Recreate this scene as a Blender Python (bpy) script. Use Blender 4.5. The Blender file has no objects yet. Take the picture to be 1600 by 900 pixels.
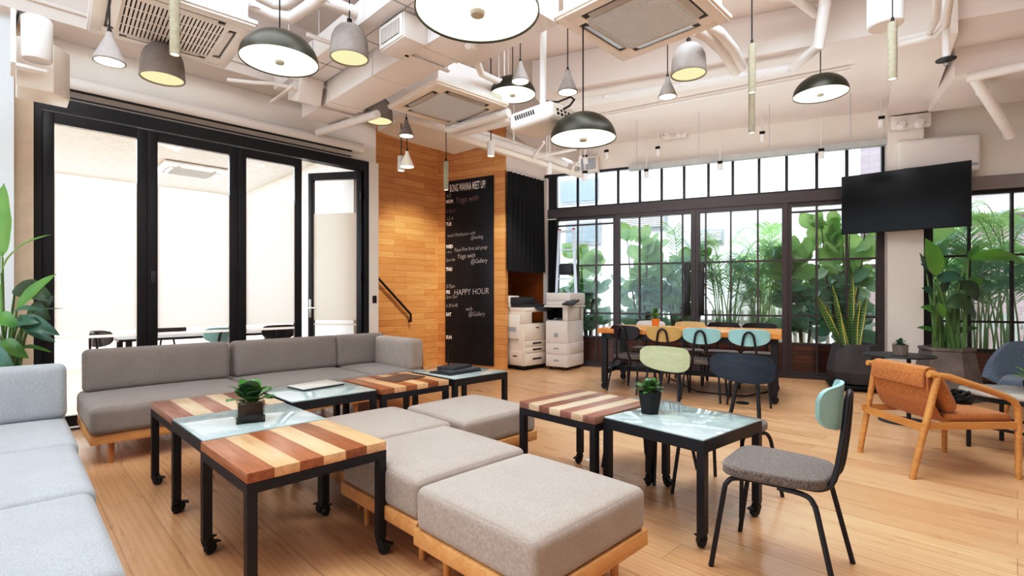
import bpy, bmesh, math, random
from mathutils import Vector, Matrix
random.seed(7)
PI = math.pi
R = math.radians
scene = bpy.context.scene
COL = scene.collection

# ------------------------------------------------------------------ geometry of the place
F = 790.0            # focal length in pixels of the 1600 px wide photograph
H = 1.25             # eye height
HV = 462.0           # horizon row
S2 = math.sqrt(0.5)

def atz(u, v, z):    # point of height z seen at photograph pixel (u, v)
    Y = (z - H) * F / (HV - v)
    return Vector(((u - 800) / F * Y, Y, z))

def atY(u, v, Y):
    return Vector(((u - 800) / F * Y, Y, H + (HV - v) / F * Y))

def AQ(s, q, z=0.0):          # frame of the glass partition (s along it, q towards it)
    return Vector((S2 * (s - q), S2 * (s + q), z))

WN = Vector((0.4115, 0.9114, 0)); WT = Vector((0.9114, -0.4115, 0)); WD = 8.797
WROT = math.atan2(-0.4115, 0.9114)

def WP(t, d, z=0.0):          # frame of the street window wall (t along it, d outwards)
    p = WN * (WD + d) + WT * t
    return Vector((p.x, p.y, z))

def tU(u):
    r = (u - 800) / F
    return (8.0177 * r - 3.62) / (0.9114 + 0.4115 * r)

def ceil_z(x, y):
    n = WN.x * x + WN.y * y
    t = WT.x * x + WT.y * y
    q = (y - x) * S2
    if n > 6.19 and t > -2.5: return 3.9
    if 5.85 < q and (x + y) * S2 < 3.6: return 3.62
    return 4.35

# ------------------------------------------------------------------ mesh builder
class MB:
    def __init__(self): self.bm = bmesh.new()
    def add_bm(self, other):
        me = bpy.data.meshes.new('tmp'); other.to_mesh(me); self.bm.from_mesh(me); bpy.data.meshes.remove(me); other.free(); return self
    def box(self, c, s, rz=0.0, bevel=0.0, seg=2, rx=0.0, ry=0.0):
        b = bmesh.new(); bmesh.ops.create_cube(b, size=1)
        bmesh.ops.scale(b, vec=Vector(s), verts=b.verts)
        if bevel: bmesh.ops.bevel(b, geom=b.edges[:], offset=min(bevel, min(s) * .49), segments=seg, affect='EDGES', profile=.5)
        m = Matrix.Translation(Vector(c)) @ Matrix.Rotation(rz, 4, 'Z') @ Matrix.Rotation(ry, 4, 'Y') @ Matrix.Rotation(rx, 4, 'X')
        bmesh.ops.transform(b, matrix=m, verts=b.verts)
        return self.add_bm(b)
    def bb(self, x0, x1, y0, y1, z0, z1, bevel=0.0):
        return self.box(((x0 + x1) / 2, (y0 + y1) / 2, (z0 + z1) / 2), (abs(x1 - x0), abs(y1 - y0), abs(z1 - z0)), bevel=bevel)
    def prism(self, poly, z0, z1, bevel=0.0, seg=2):
        b = bmesh.new()
        vs = [b.verts.new((p[0], p[1], z0)) for p in poly]
        f = b.faces.new(vs)
        r = bmesh.ops.extrude_face_region(b, geom=[f])
        bmesh.ops.translate(b, vec=(0, 0, z1 - z0), verts=[v for v in r['geom'] if isinstance(v, bmesh.types.BMVert)])
        bmesh.ops.recalc_face_normals(b, faces=b.faces)
        if bevel:
            es = [e for e in b.edges if abs(e.verts[0].co.z - e.verts[1].co.z) < 1e-6]
            bmesh.ops.bevel(b, geom=es, offset=bevel, segments=seg, affect='EDGES', profile=.5)
        return self.add_bm(b)
    def bar(self, p0, p1, w, h=None, roll=None):
        p0 = Vector(p0); p1 = Vector(p1); h = h or w
        d = p1 - p0; L = d.length; d.normalize()
        up = Vector((0, 0, 1)) if abs(d.z) < .95 else Vector((0, 1, 0)) if roll is None else Vector(roll)
        x = d.cross(up).normalized(); y = x.cross(d).normalized()
        b = bmesh.new(); bmesh.ops.create_cube(b, size=1); bmesh.ops.scale(b, vec=(w, L, h), verts=b.verts)
        m = Matrix((x, d, y)).transposed().to_4x4(); m.translation = (p0 + p1) / 2
        bmesh.ops.transform(b, matrix=m, verts=b.verts)
        return self.add_bm(b)
    def tube(self, pts, r, seg=8, caps=True, closed=False):
        pts = [Vector(p) for p in pts]; n = len(pts)
        rs = r if isinstance(r, (list, tuple)) else [r] * n
        bm = self.bm; rings = []
        def tang(i):
            if closed: return (pts[(i + 1) % n] - pts[i - 1]).normalized()
            if i == 0: return (pts[1] - pts[0]).normalized()
            if i == n - 1: return (pts[-1] - pts[-2]).normalized()
            return ((pts[i + 1] - pts[i]).normalized() + (pts[i] - pts[i - 1]).normalized()).normalized()
        t = tang(0)
        nrm = t.orthogonal().normalized()
        for i in range(n):
            t2 = tang(i)
            nrm = (nrm - t2 * nrm.dot(t2))
            nrm = nrm.normalized() if nrm.length > 1e-6 else t2.orthogonal().normalized()
            bi = t2.cross(nrm)
            rings.append([bm.verts.new(pts[i] + (nrm * math.cos(2 * PI * k / seg) + bi * math.sin(2 * PI * k / seg)) * rs[i]) for k in range(seg)])
        for i in range(n if closed else n - 1):
            a, b = rings[i], rings[(i + 1) % n]
            for k in range(seg): bm.faces.new((a[k], a[(k + 1) % seg], b[(k + 1) % seg], b[k]))
        if caps and not closed:
            bm.faces.new(rings[0][::-1]); bm.faces.new(rings[-1])
        return self
    def lathe(self, prof, c=(0, 0, 0), seg=32, cap0=False, cap1=False, rot=0.0):
        bm = self.bm; c = Vector(c); rings = []
        for (r, z) in prof:
            if r < 1e-5: rings.append([bm.verts.new(c + Vector((0, 0, z)))])
            else: rings.append([bm.verts.new(c + Vector((r * math.cos(rot + 2 * PI * k / seg), r * math.sin(rot + 2 * PI * k / seg), z))) for k in range(seg)])
        for a, b in zip(rings, rings[1:]):
            for k in range(seg):
                k2 = (k + 1) % seg
                if len(a) == 1 and len(b) > 1: bm.faces.new((a[0], b[k2], b[k]))
                elif len(b) == 1 and len(a) > 1: bm.faces.new((a[k], a[k2], b[0]))
                elif len(a) > 1: bm.faces.new((a[k], a[k2], b[k2], b[k]))
        if cap0 and len(rings[0]) > 1: bm.faces.new(rings[0][::-1])
        if cap1 and len(rings[-1]) > 1: bm.faces.new(rings[-1])
        return self
    def disc(self, c, r, seg=32, rot=0):
        c = Vector(c)
        self.bm.faces.new([self.bm.verts.new(c + Vector((r * math.cos(rot + 2 * PI * k / seg), r * math.sin(rot + 2 * PI * k / seg), 0))) for k in range(seg)])
        return self
    def grid(self, fn, nu, nv, wrap=False):
        bm = self.bm
        vs = [[bm.verts.new(fn(i / nu, j / nv)) for j in range(nv + 1)] for i in range(nu + 1)]
        for i in range(nu):
            for j in range(nv): bm.faces.new((vs[i][j], vs[i + 1][j], vs[i + 1][j + 1], vs[i][j + 1]))
        return self
    def shell(self, fn, nu, nv, th):     # fn(u,v)->(point, normal); two skins and a rim
        bm = self.bm
        A = [[None] * (nv + 1) for _ in range(nu + 1)]; Bk = [[None] * (nv + 1) for _ in range(nu + 1)]
        for i in range(nu + 1):
            for j in range(nv + 1):
                p, nn = fn(i / nu, j / nv)
                A[i][j] = bm.verts.new(p + nn * th / 2); Bk[i][j] = bm.verts.new(p - nn * th / 2)
        for i in range(nu):
            for j in range(nv):
                bm.faces.new((A[i][j], A[i + 1][j], A[i + 1][j + 1], A[i][j + 1]))
                bm.faces.new((Bk[i][j], Bk[i][j + 1], Bk[i + 1][j + 1], Bk[i + 1][j]))
        for i in range(nu):
            bm.faces.new((A[i][0], Bk[i][0], Bk[i + 1][0], A[i + 1][0])); bm.faces.new((A[i][nv], A[i + 1][nv], Bk[i + 1][nv], Bk[i][nv]))
        for j in range(nv):
            bm.faces.new((A[0][j], A[0][j + 1], Bk[0][j + 1], Bk[0][j])); bm.faces.new((A[nu][j], Bk[nu][j], Bk[nu][j + 1], A[nu][j + 1]))
        return self
    def cushion(self, c, s, r=.05, puff=.0, puffside=0.0, n=6, rz=0.0, rx=0.0, ry=0.0):
        h = Vector(s) / 2; c = Vector(c); b = bmesh.new()
        r = min(r, min(h) * .98)
        def coords(hh):
            e = [-hh, -hh + r * .08, -hh + r * .3, -hh + r * .62, -hh + r]
            m = [(-hh + r) + (2 * (hh - r)) * k / n for k in range(1, n)]
            return e + m + [-x for x in e[::-1]]
        cache = {}
        def V(x, y, z):
            k = (round(x, 5), round(y, 5), round(z, 5))
            if k in cache: return cache[k]
            p = Vector((x, y, z))
            q = Vector([max(-(hh - r), min(hh - r, v)) for v, hh in zip(p, h)])
            d = p - q
            if d.length > 1e-9: p = q + d.normalized() * r
            fx, fy, fz = 1 - (x / h.x) ** 2, 1 - (y / h.y) ** 2, 1 - (z / h.z) ** 2
            if puff: p.z += (1 if z > 0 else -.25) * puff * (max(0, fx) * max(0, fy)) ** .6 * abs(z / h.z)
            if puffside:
                p.y += puffside * (max(0, fx) * max(0, fz)) ** .6 * (y / h.y)
            cache[k] = b.verts.new(p); return cache[k]
        for ax in range(3):
            o = [0, 1, 2]; o.remove(ax)
            ca, cb = coords(h[o[0]]), coords(h[o[1]])
            for sg in (-1, 1):
                for i in range(len(ca) - 1):
                    for j in range(len(cb) - 1):
                        quad = []
                        for (a_, b_) in ((ca[i], cb[j]), (ca[i + 1], cb[j]), (ca[i + 1], cb[j + 1]), (ca[i], cb[j + 1])):
                            v = [0, 0, 0]; v[ax] = sg * h[ax]; v[o[0]] = a_; v[o[1]] = b_; quad.append(V(*v))
                        if len(set(quad)) == 4:
                            try: b.faces.new(quad)
                            except ValueError: pass
        bmesh.ops.recalc_face_normals(b, faces=b.faces)
        m = Matrix.Translation(c) @ Matrix.Rotation(rz, 4, 'Z') @ Matrix.Rotation(ry, 4, 'Y') @ Matrix.Rotation(rx, 4, 'X')
        bmesh.ops.transform(b, matrix=m, verts=b.verts)
        return self.add_bm(b)
    def build(self, name, mat, parent=None, loc=None, rz=0.0, smooth=35, recalc=True):
        bm = self.bm
        if recalc: bmesh.ops.recalc_face_normals(bm, faces=bm.faces)
        bm.normal_update()
        if smooth:
            for f in bm.faces: f.smooth = True
            lim = R(smooth)
            for e in bm.edges:
                if len(e.link_faces) == 2 and e.calc_face_angle(0) > lim: e.smooth = False
        me = bpy.data.meshes.new(name); bm.to_mesh(me); bm.free()
        for m in (mat if isinstance(mat, (list, tuple)) else [mat]): me.materials.append(m)
        o = bpy.data.objects.new(name, me); COL.objects.link(o)
        if parent is not None: o.parent = parent
        if loc is not None: o.location = loc
        o.rotation_euler = (0, 0, rz)
        return o

def tag(o, label=None, cat=None, group=None, kind=None):
    if label: o['label'] = label
    if cat: o['category'] = cat
    if group: o['group'] = group
    if kind: o['kind'] = kind
    return o

def thing(name, label, cat, loc=(0, 0, 0), rz=0.0, group=None):
    o = bpy.data.objects.new(name, None); COL.objects.link(o)
    o.empty_display_size = .1
    o.location = loc; o.rotation_euler = (0, 0, rz)
    return tag(o, label, cat, group)

def setting(name, loc=(0, 0, 0), rz=0.0):
    o = bpy.data.objects.new(name, None); COL.objects.link(o)
    o.location = loc; o.rotation_euler = (0, 0, rz); o['kind'] = 'structure'
    return o

KIDS = {}
def kids_of(o): return [c for c in bpy.data.objects if c.parent is o]
def dup(o, loc, rz, label=None, group=None, cat=None):
    r = o.copy(); COL.objects.link(r); r.location = loc; r.rotation_euler = (0, 0, rz)
    if label: r['label'] = label
    if group: r['group'] = group
    for ch in kids_of(o):
        c = ch.copy(); COL.objects.link(c); c.parent = r
        for g in kids_of(ch):
            d = g.copy(); COL.objects.link(d); d.parent = c
    return r
def recolor(root, part, mat):
    for c in kids_of(root):
        if c.name.split('.')[0] == part:
            c.data = c.data.copy(); c.data.materials.clear(); c.data.materials.append(mat)

def wall(name, p0, p1, z0, z1, th, mat, kind='structure'):
    p0 = Vector(p0); p1 = Vector(p1); d = p1 - p0
    m = MB().bb(0, math.hypot(d.x, d.y), 0, th, 0, z1 - z0)
    o = m.build(name, mat, None, (p0.x, p0.y, z0), math.atan2(d.y, d.x))
    if kind: o['kind'] = kind
    return o

# ------------------------------------------------------------------ materials
def lin(c):
    if isinstance(c, str):
        c = c.lstrip('#'); c = [int(c[i:i + 2], 16) / 255 for i in (0, 2, 4)]
    return tuple(x / 12.92 if x <= .04045 else ((x + .055) / 1.055) ** 2.4 for x in c) + (1.0,)

class NT:
    def __init__(self, name):
        self.m = bpy.data.materials.new(name); self.m.use_nodes = True
        self.t = self.m.node_tree; self.n = self.t.nodes; self.l = self.t.links
        self.n.clear(); self.out = self.n.new('ShaderNodeOutputMaterial')
    def new(self, t, **kw):
        nd = self.n.new(t)
        for k, v in kw.items(): setattr(nd, k, v)
        return nd
    def ln(self, a, b): self.l.new(a, b)
    def coord(self, kind='Object', scale=(1, 1, 1), rot=(0, 0, 0)):
        tc = self.new('ShaderNodeTexCoord'); mp = self.new('ShaderNodeMapping')
        mp.inputs['Scale'].default_value = scale; mp.inputs['Rotation'].default_value = rot
        self.ln(tc.outputs[kind], mp.inputs['Vector']); return mp.outputs['Vector']
    def swiz(self, vec, order='xzy'):
        s = self.new('ShaderNodeSeparateXYZ'); c = self.new('ShaderNodeCombineXYZ'); self.ln(vec, s.inputs[0])
        for i, a in enumerate(order): self.ln(s.outputs['xyz'.index(a)], c.inputs[i])
        return c.outputs[0]
    def noise(self, vec, scale, detail=3, rough=.5, dist=0.0):
        nz = self.new('ShaderNodeTexNoise'); nz.inputs['Scale'].default_value = scale; nz.inputs['Detail'].default_value = detail
        nz.inputs['Roughness'].default_value = rough; nz.inputs['Distortion'].default_value = dist
        self.ln(vec, nz.inputs['Vector']); return nz.outputs['Fac']
    def ramp(self, fac, stops):
        r = self.new('ShaderNodeValToRGB'); e = r.color_ramp.elements
        while len(e) < len(stops): e.new(.5)
        for el, (p, c) in zip(e, stops): el.position = p; el.color = c if len(c) == 4 else tuple(c) + (1,)
        self.ln(fac, r.inputs[0]); return r.outputs[0]
    def mix(self, a, b, fac, mode='MIX'):
        x = self.new('ShaderNodeMix', data_type='RGBA', blend_type=mode)
        for k, s in ((6, a), (7, b)):
            if isinstance(s, tuple): x.inputs[k].default_value = s
            else: self.ln(s, x.inputs[k])
        if isinstance(fac, (int, float)): x.inputs[0].default_value = fac
        else: self.ln(fac, x.inputs[0])
        return x.outputs[2]
    def math(self, op, a, b=None):
        x = self.new('ShaderNodeMath', operation=op)
        for k, s in ((0, a), (1, b)):
            if s is None: continue
            if isinstance(s, (int, float)): x.inputs[k].default_value = s
            else: self.ln(s, x.inputs[k])
        return x.outputs[0]
    def bump(self, h, strength=.2, dist=.01):
        b = self.new('ShaderNodeBump'); b.inputs['Strength'].default_value = strength; b.inputs['Distance'].default_value = dist
        self.ln(h, b.inputs['Height']); return b.outputs[0]
    def bsdf(self, color, rough=.5, metal=0.0, normal=None, spec=.5, sheen=0.0):
        p = self.new('ShaderNodeBsdfPrincipled')
        if isinstance(color, tuple): p.inputs['Base Color'].default_value = color
        else: self.ln(color, p.inputs['Base Color'])
        if isinstance(rough, (int, float)): p.inputs['Roughness'].default_value = rough
        else: self.ln(rough, p.inputs['Roughness'])
        p.inputs['Metallic'].default_value = metal; p.inputs['Specular IOR Level'].default_value = spec
        if sheen: p.inputs['Sheen Weight'].default_value = sheen
        if normal is not None: self.ln(normal, p.inputs['Normal'])
        return p.outputs[0]
    def done(self, sh): self.ln(sh, self.out.inputs[0]); return self.m

def plain(name, c, rough=.5, metal=0.0, var=.06, scale=8, bump=0.0, spec=.5):
    n = NT(name); v = n.coord(); L = lin(c)
    f = n.noise(v, scale, 4)
    a = tuple(min(1, x * (1 + var)) for x in L[:3]) + (1,); b = tuple(x * (1 - var) for x in L[:3]) + (1,)
    col = n.ramp(f, [(.3, b), (.7, a)])
    nm = n.bump(n.noise(v, scale * 6, 4), bump, .01) if bump else None
    return n.done(n.bsdf(col, rough, metal, nm, spec))

def fabric(name, c, c2=None, scale=260, var=.14, bump=.35):
    n = NT(name); v = n.coord(); L = lin(c)
    c2 = lin(c2) if c2 else tuple(x * (1 - 2.2 * var) for x in L[:3]) + (1,)
    f1 = n.noise(n.coord(scale=(1, 1, 5)), scale * .6, 2, .6); f2 = n.noise(n.coord(scale=(5, 1, 1)), scale * .3, 2, .6)
    f = n.math('MULTIPLY', n.math('ADD', f1, f2), .5)
    col = n.ramp(f, [(.36, c2), (.62, L)])
    big = n.ramp(n.noise(v, 4, 2), [(.3, (.9, .9, .9, 1)), (.7, (1, 1, 1, 1))])
    col = n.mix(col, big, 1.0, 'MULTIPLY')
    return n.done(n.bsdf(col, .92, 0, n.bump(f, bump, .004), .15, .25))

def woodm(name, c1, c2, axis='x', rough=.45, scale=3.0, spec=.4):
    n = NT(name); sc = {'x': (.12, 1, 1), 'y': (1, .12, 1), 'z': (1, 1, .12)}[axis]
    v = n.coord(scale=sc)
    f = n.noise(v, scale * 14, 5, .6, .6); g = n.noise(v, scale * 3, 2)
    col = n.ramp(n.math('ADD', n.math('MULTIPLY', f, .6), n.math('MULTIPLY', g, .4)), [(.34, lin(c2)), (.64, lin(c1))])
    return n.done(n.bsdf(col, rough, 0, n.bump(f, .08, .004), spec))

def stripes(name, axis, count, size, light, dark):     # glued strips of two woods across a table top
    n = NT(name); v = n.coord(); s = n.new('ShaderNodeSeparateXYZ'); n.ln(v, s.inputs[0])
    k = n.math('FLOOR', n.math('MULTIPLY', n.math('ADD', s.outputs[axis], size / 2), count / size))
    par = n.math('FLOORED_MODULO', k, 2.0)
    wn = n.new('ShaderNodeTexWhiteNoise', noise_dimensions='1D'); n.ln(k, wn.inputs['W'])
    sc = [1, 1, 1]; sc[1 - axis] = .1; vg = n.coord(scale=tuple(sc))
    g = n.noise(vg, 45, 5, .6, .5)
    li = n.ramp(g, [(.3, tuple(x * .72 for x in lin(light)[:3]) + (1,)), (.65, lin(light))])
    da = n.ramp(g, [(.3, tuple(x * .6 for x in lin(dark)[:3]) + (1,)), (.65, lin(dark))])
    col = n.mix(da, li, par)
    col = n.mix(col, n.ramp(wn.outputs[0], [(0, (.8, .76, .72, 1)), (1, (1.0, 1.0, 1.0, 1))]), 1.0, 'MULTIPLY')
    return n.done(n.bsdf(col, .32, 0, None, .45))

def planks(name, order, width, row, c1, c2, mort, grain=(.06, 1, 1), rough=.35, rot=0.0, mortar=.002, gs=16, spec=.5, bumpy=.06, knots=False, contrast=.55):
    n = NT(name); v = n.coord(rot=(0, 0, rot)); v = n.swiz(v, order)
    b = n.new('ShaderNodeTexBrick'); b.offset = .37; b.offset_frequency = 2; b.squash = 1
    b.inputs['Scale'].default_value = 1; b.inputs['Brick Width'].default_value = width; b.inputs['Row Height'].default_value = row
    b.inputs['Mortar Size'].default_value = mortar; b.inputs['Mortar Smooth'].default_value = .1; b.inputs['Bias'].default_value = 0
    b.inputs['Color1'].default_value = lin(c1); b.inputs['Color2'].default_value = lin(c2); b.inputs['Mortar'].default_value = lin(mort)
    n.ln(v, b.inputs['Vector'])
    mp = n.new('ShaderNodeMapping'); mp.inputs['Scale'].default_value = grain; n.ln(v, mp.inputs['Vector'])
    g = n.noise(mp.outputs[0], gs, 6, .6, .9)
    gr = n.ramp(g, [(.3, (contrast, contrast * .92, contrast * .84, 1)), (.62, (1, 1, 1, 1))])
    col = n.mix(b.outputs['Color'], gr, .6, 'MULTIPLY')
    g2 = n.noise(mp.outputs[0], gs * .35, 3, .5, 2.2)
    w = n.new('ShaderNodeTexWave', wave_type='BANDS', bands_direction='Y'); w.inputs['Scale'].default_value = 9; w.inputs['Distortion'].default_value = 9; w.inputs['Detail'].default_value = 2; w.inputs['Detail Scale'].default_value = .7
    n.ln(mp.outputs[0], w.inputs['Vector'])
    col = n.mix(col, n.ramp(w.outputs['Fac'], [(.25, (.86, .82, .77, 1)), (.6, (1, 1, 1, 1))]), .55, 'MULTIPLY')
    if knots:
        vo = n.new('ShaderNodeTexVoronoi'); vo.inputs['Scale'].default_value = 1.1
        mp2 = n.new('ShaderNodeMapping'); mp2.inputs['Scale'].default_value = (.9, 1.8, 1); n.ln(v, mp2.inputs['Vector']); n.ln(mp2.outputs[0], vo.inputs['Vector'])
        kn = n.ramp(n.math('ADD', vo.outputs['Distance'], n.math('MULTIPLY', n.noise(v, 40, 3), .04)), [(.045, (.42, .36, .33, 1)), (.085, (1, 1, 1, 1))])
        col = n.mix(col, kn, .8, 'MULTIPLY')
    rg = n.math('ADD', n.math('MULTIPLY', g, .25), rough - .1)
    return n.done(n.bsdf(col, rg, 0, n.bump(n.mix(b.outputs['Color'], gr, .5), bumpy, .004), spec))

def tilem(name, order, w, h, c1, c2, mort, rough=.6, mortar=.006):
    n = NT(name); v = n.swiz(n.coord(), order)
    b = n.new('ShaderNodeTexBrick'); b.inputs['Scale'].default_value = 1; b.inputs['Brick Width'].default_value = w; b.inputs['Row Height'].default_value = h
    b.inputs['Mortar Size'].default_value = mortar; b.inputs['Color1'].default_value = lin(c1); b.inputs['Color2'].default_value = lin(c2); b.inputs['Mortar'].default_value = lin(mort)
    n.ln(v, b.inputs['Vector'])
    return n.done(n.bsdf(b.outputs['Color'], rough))

def glassm(name, tint=(.97, .985, .98, 1), refl=.9):
    n = NT(name); t = n.new('ShaderNodeBsdfTransparent'); t.inputs[0].default_value = tint
    g = n.new('ShaderNodeBsdfGlossy'); g.inputs['Roughness'].default_value = .02
    fr = n.new('ShaderNodeFresnel'); fr.inputs['IOR'].default_value = 1.45
    mx = n.new('ShaderNodeMixShader'); n.ln(n.math('MULTIPLY', fr.outputs[0], refl), mx.inputs[0]); n.ln(t.outputs[0], mx.inputs[1]); n.ln(g.outputs[0], mx.inputs[2])
    return n.done(mx.outputs[0])

def emitm(name, c, st):
    n = NT(name); e = n.new('ShaderNodeEmission'); e.inputs[0].default_value = lin(c); e.inputs[1].default_value = st
    return n.done(e.outputs[0])

def leafm(name, c1, c2, rough=.35, trans=.25, scale=3.0):
    n = NT(name); v = n.coord(); f = n.noise(v, scale, 2)
    col = n.ramp(f, [(.32, lin(c2)), (.68, lin(c1))])
    p = n.bsdf(col, rough, 0, None, .5); t = n.new('ShaderNodeBsdfTranslucent'); n.ln(n.mix(col, (1, 1, .3, 1), .25), t.inputs[0])
    mx = n.new('ShaderNodeMixShader'); mx.inputs[0].default_value = trans; n.ln(p, mx.inputs[1]); n.ln(t.outputs[0], mx.inputs[2])
    return n.done(mx.outputs[0])

M = {}
M['white'] = plain('white paint', '#e9e4e0', .7, var=.02, scale=3, bump=.03)
M['ceil'] = plain('ceiling paint', '#e6ded9', .8, var=.03, scale=2, bump=.06)
M['wallw'] = plain('wall paint', '#ece6df', .75, var=.02, scale=2, bump=.03)
M['duct'] = plain('painted duct metal', '#f0ecea', .45, var=.015, scale=2)
M['pipe'] = plain('painted pipe', '#ece7e3', .5, var=.03, scale=6, bump=.04)
M['panelw'] = plain('appliance white plastic', '#ebe6e1', .4, var=.01)
M['cream'] = plain('appliance cream plastic', '#eae0d5', .4, var=.01)
M['gridd'] = plain('darker grey grille', '#a3a7ab', .6, var=.02)  # darker grille grey for the cassettes in the glass room
M['grid'] = plain('pale grey grille', '#dde0e4', .5, var=.02)
M['black'] = plain('black powder coat', '#1d1c22', .42, var=.08)
M['frameb'] = plain('dark window frame metal', '#231f22', .38, var=.08)
M['frameg'] = plain('brown grey window frame metal', '#4a4143', .4, var=.06)
M['steel'] = plain('brushed steel', '#b9bbbd', .3, .9, var=.04)
M['alu'] = plain('aluminium', '#c9ccd0', .35, .7, var=.04)
M['rubber'] = plain('black rubber', '#131314', .5)
M['dark'] = plain('dark recess', '#191614', .8)
M['dgrey'] = plain('dark grey plastic', '#3b3d42', .45)
M['slot'] = plain('brown dark grille gap', '#3a2c26', .8)
M['slotg'] = plain('grey grille gap', '#aab0b8', .6)
M['concrete'] = plain('grey concrete', '#928c88', .85, var=.1, scale=14, bump=.15)
M['concg'] = plain('mossy concrete tube', '#97917d', .85, var=.14, scale=30, bump=.2)
M['concd'] = plain('dark concrete planter', '#4b494d', .8, var=.25, scale=6, bump=.2)
M['concl'] = plain('weathered grey planter', '#6f6863', .8, var=.25, scale=5, bump=.2)
M['bronze'] = plain('dark bronze lamp metal', '#35352c', .38, .35, var=.08)
M['glow'] = emitm('warm lamp diffuser', '#fff3d2', 1.75)
M['glow2'] = emitm('warm bell lamp glow', '#ffe9a8', 1.15)
M['glow3'] = emitm('bright lamp glow', '#fff2cf', 6.0)
M['ring'] = plain('lamp knob metal', '#b9b4aa', .5)
M['fab_blue'] = fabric('pale blue grey linen', '#b5bbc0')
M['fab_dark'] = fabric('warm grey linen', '#9d9590')
M['fab_mid'] = fabric('stone grey linen', '#b5aaa1')
M['tweed'] = fabric('grey tweed', '#8b817b', '#3d3836', scale=330, var=.2, bump=.5)
M['rust'] = fabric('rust orange felt', '#c4854c', '#96602f', scale=200, bump=.4)
M['slate'] = fabric('slate blue felt', '#6b7784', '#454f5b', scale=200)
M['oak'] = woodm('pale oak', '#d9a972', '#bd8a55', 'x')
M['oakz'] = woodm('pale oak upright', '#cf9a5b', '#b07a42', 'z')
M['oakh'] = woodm('honey oak', '#cf9c60', '#b07c44', 'x', .4)
M['oakhy'] = woodm('honey oak across', '#cf9c60', '#b07c44', 'y', .4)
M['tablewood'] = woodm('thick honey table wood', '#e0a45e', '#b5713a', 'x', .25)
M['stripe_x'] = stripes('striped strips across x', 0, 6, .63, '#ecc094', '#a86e4c')
M['stripe_x2'] = stripes('striped strips worn across x', 0, 6, .63, '#d8bd9e', '#96695a')
M['stripe_y2'] = stripes('striped strips worn across y', 1, 7, .63, '#dcc3a6', '#9a6f60')
M['floor'] = planks('oak plank floor', 'xyz', 1.9, .2, '#dbb58d', '#cba27a', '#aa8360', grain=(.10, 1, 1), rough=.28, rot=R(-135), knots=True, contrast=.74)
M['woodwall'] = planks('orange wood wall', 'xzy', .62, .105, '#ecb979', '#daa062', '#ad7a44', grain=(.12, 1, 1), rough=.4, gs=20, mortar=.0025, contrast=.75)
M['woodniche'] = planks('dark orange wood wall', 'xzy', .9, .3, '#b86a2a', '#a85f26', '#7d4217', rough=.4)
M['glass'] = glassm('clear glass')
M['glassin'] = glassm('partition glass', (.985, .985, .98, 1), .6)
# frosted film
n = NT('frosted white film'); d_ = n.new('ShaderNodeBsdfDiffuse'); d_.inputs[0].default_value = lin('#f7f2ec')
t_ = n.new('ShaderNodeBsdfTranslucent'); t_.inputs[0].default_value = lin('#fffaf4'); mx = n.new('ShaderNodeMixShader'); mx.inputs[0].default_value = .72
n.ln(d_.outputs[0], mx.inputs[1]); n.ln(t_.outputs[0], mx.inputs[2]); M['film'] = n.done(mx.outputs[0])

# ================================================================== THE SETTING
m = MB(); m.bb(-11, 10, -4, 11, -.06, 0); o = m.build('floor', M['floor']); o['kind'] = 'structure'
m = MB(); m.prism([(-9, -3.6), (8.2, -3.6), (WP(4.9, .25).x, WP(4.9, .25).y), (WP(-3.4, .25).x, WP(-3.4, .25).y), (0, 11.0), (-4, 11.5), (-9, 3)], 4.35, 4.5); o = m.build('ceiling', M['ceil']); o['kind'] = 'structure'
# lowered slab along the street windows, and the beam from the column
zl = [WP(-2.5, 6.19 - WD), WP(4.9, 6.19 - WD), WP(4.9, .25), WP(-3.4, .25), WP(-3.4, 7.3 - WD), WP(-2.5, 7.3 - WD)]
m = MB(); m.prism([(p.x, p.y) for p in zl], 3.9, 4.348); o = m.build('trim_1', M['ceil']); o['kind'] = 'structure'
m = MB(); m.bar((5.46, 6.98, 3.98), (4.02, 4.9, 3.98), .46, .5); o = m.build('trim_2', M['ceil']); o['kind'] = 'structure'
p0 = Vector((4.75, 5.43, 0))
t0 = WT.dot(p0)
m = MB(); m.prism([(q.x, q.y) for q in (WP(t0, 6.89 - WD), WP(t0 + 2.6, 6.89 - WD), WP(t0 + 2.6, 8.08 - WD), WP(t0 + .1, 8.08 - WD))], 3.6, 3.899); o = m.build('trim_3', M['ceil']); o['kind'] = 'structure'
# beam over the glass partition
m = MB(); m.bb(-.9, 3.61, 0, .4, 0, .73); o = m.build('trim_4', M['ceil'], None, AQ(0, 5.86, 3.62), R(45)); o['kind'] = 'structure'
# dropped soffit in front of the timber wall
P = [atz(u, v, 3.5) for u, v in ((590, 205), (629, 219), (710, 241), (749, 230), (745, 214), (640, 180))]
m = MB(); m.prism([(p.x, p.y) for p in P], 3.5, 4.0); o = m.build('trim_5', M['ceil']); o['kind'] = 'structure'
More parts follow.
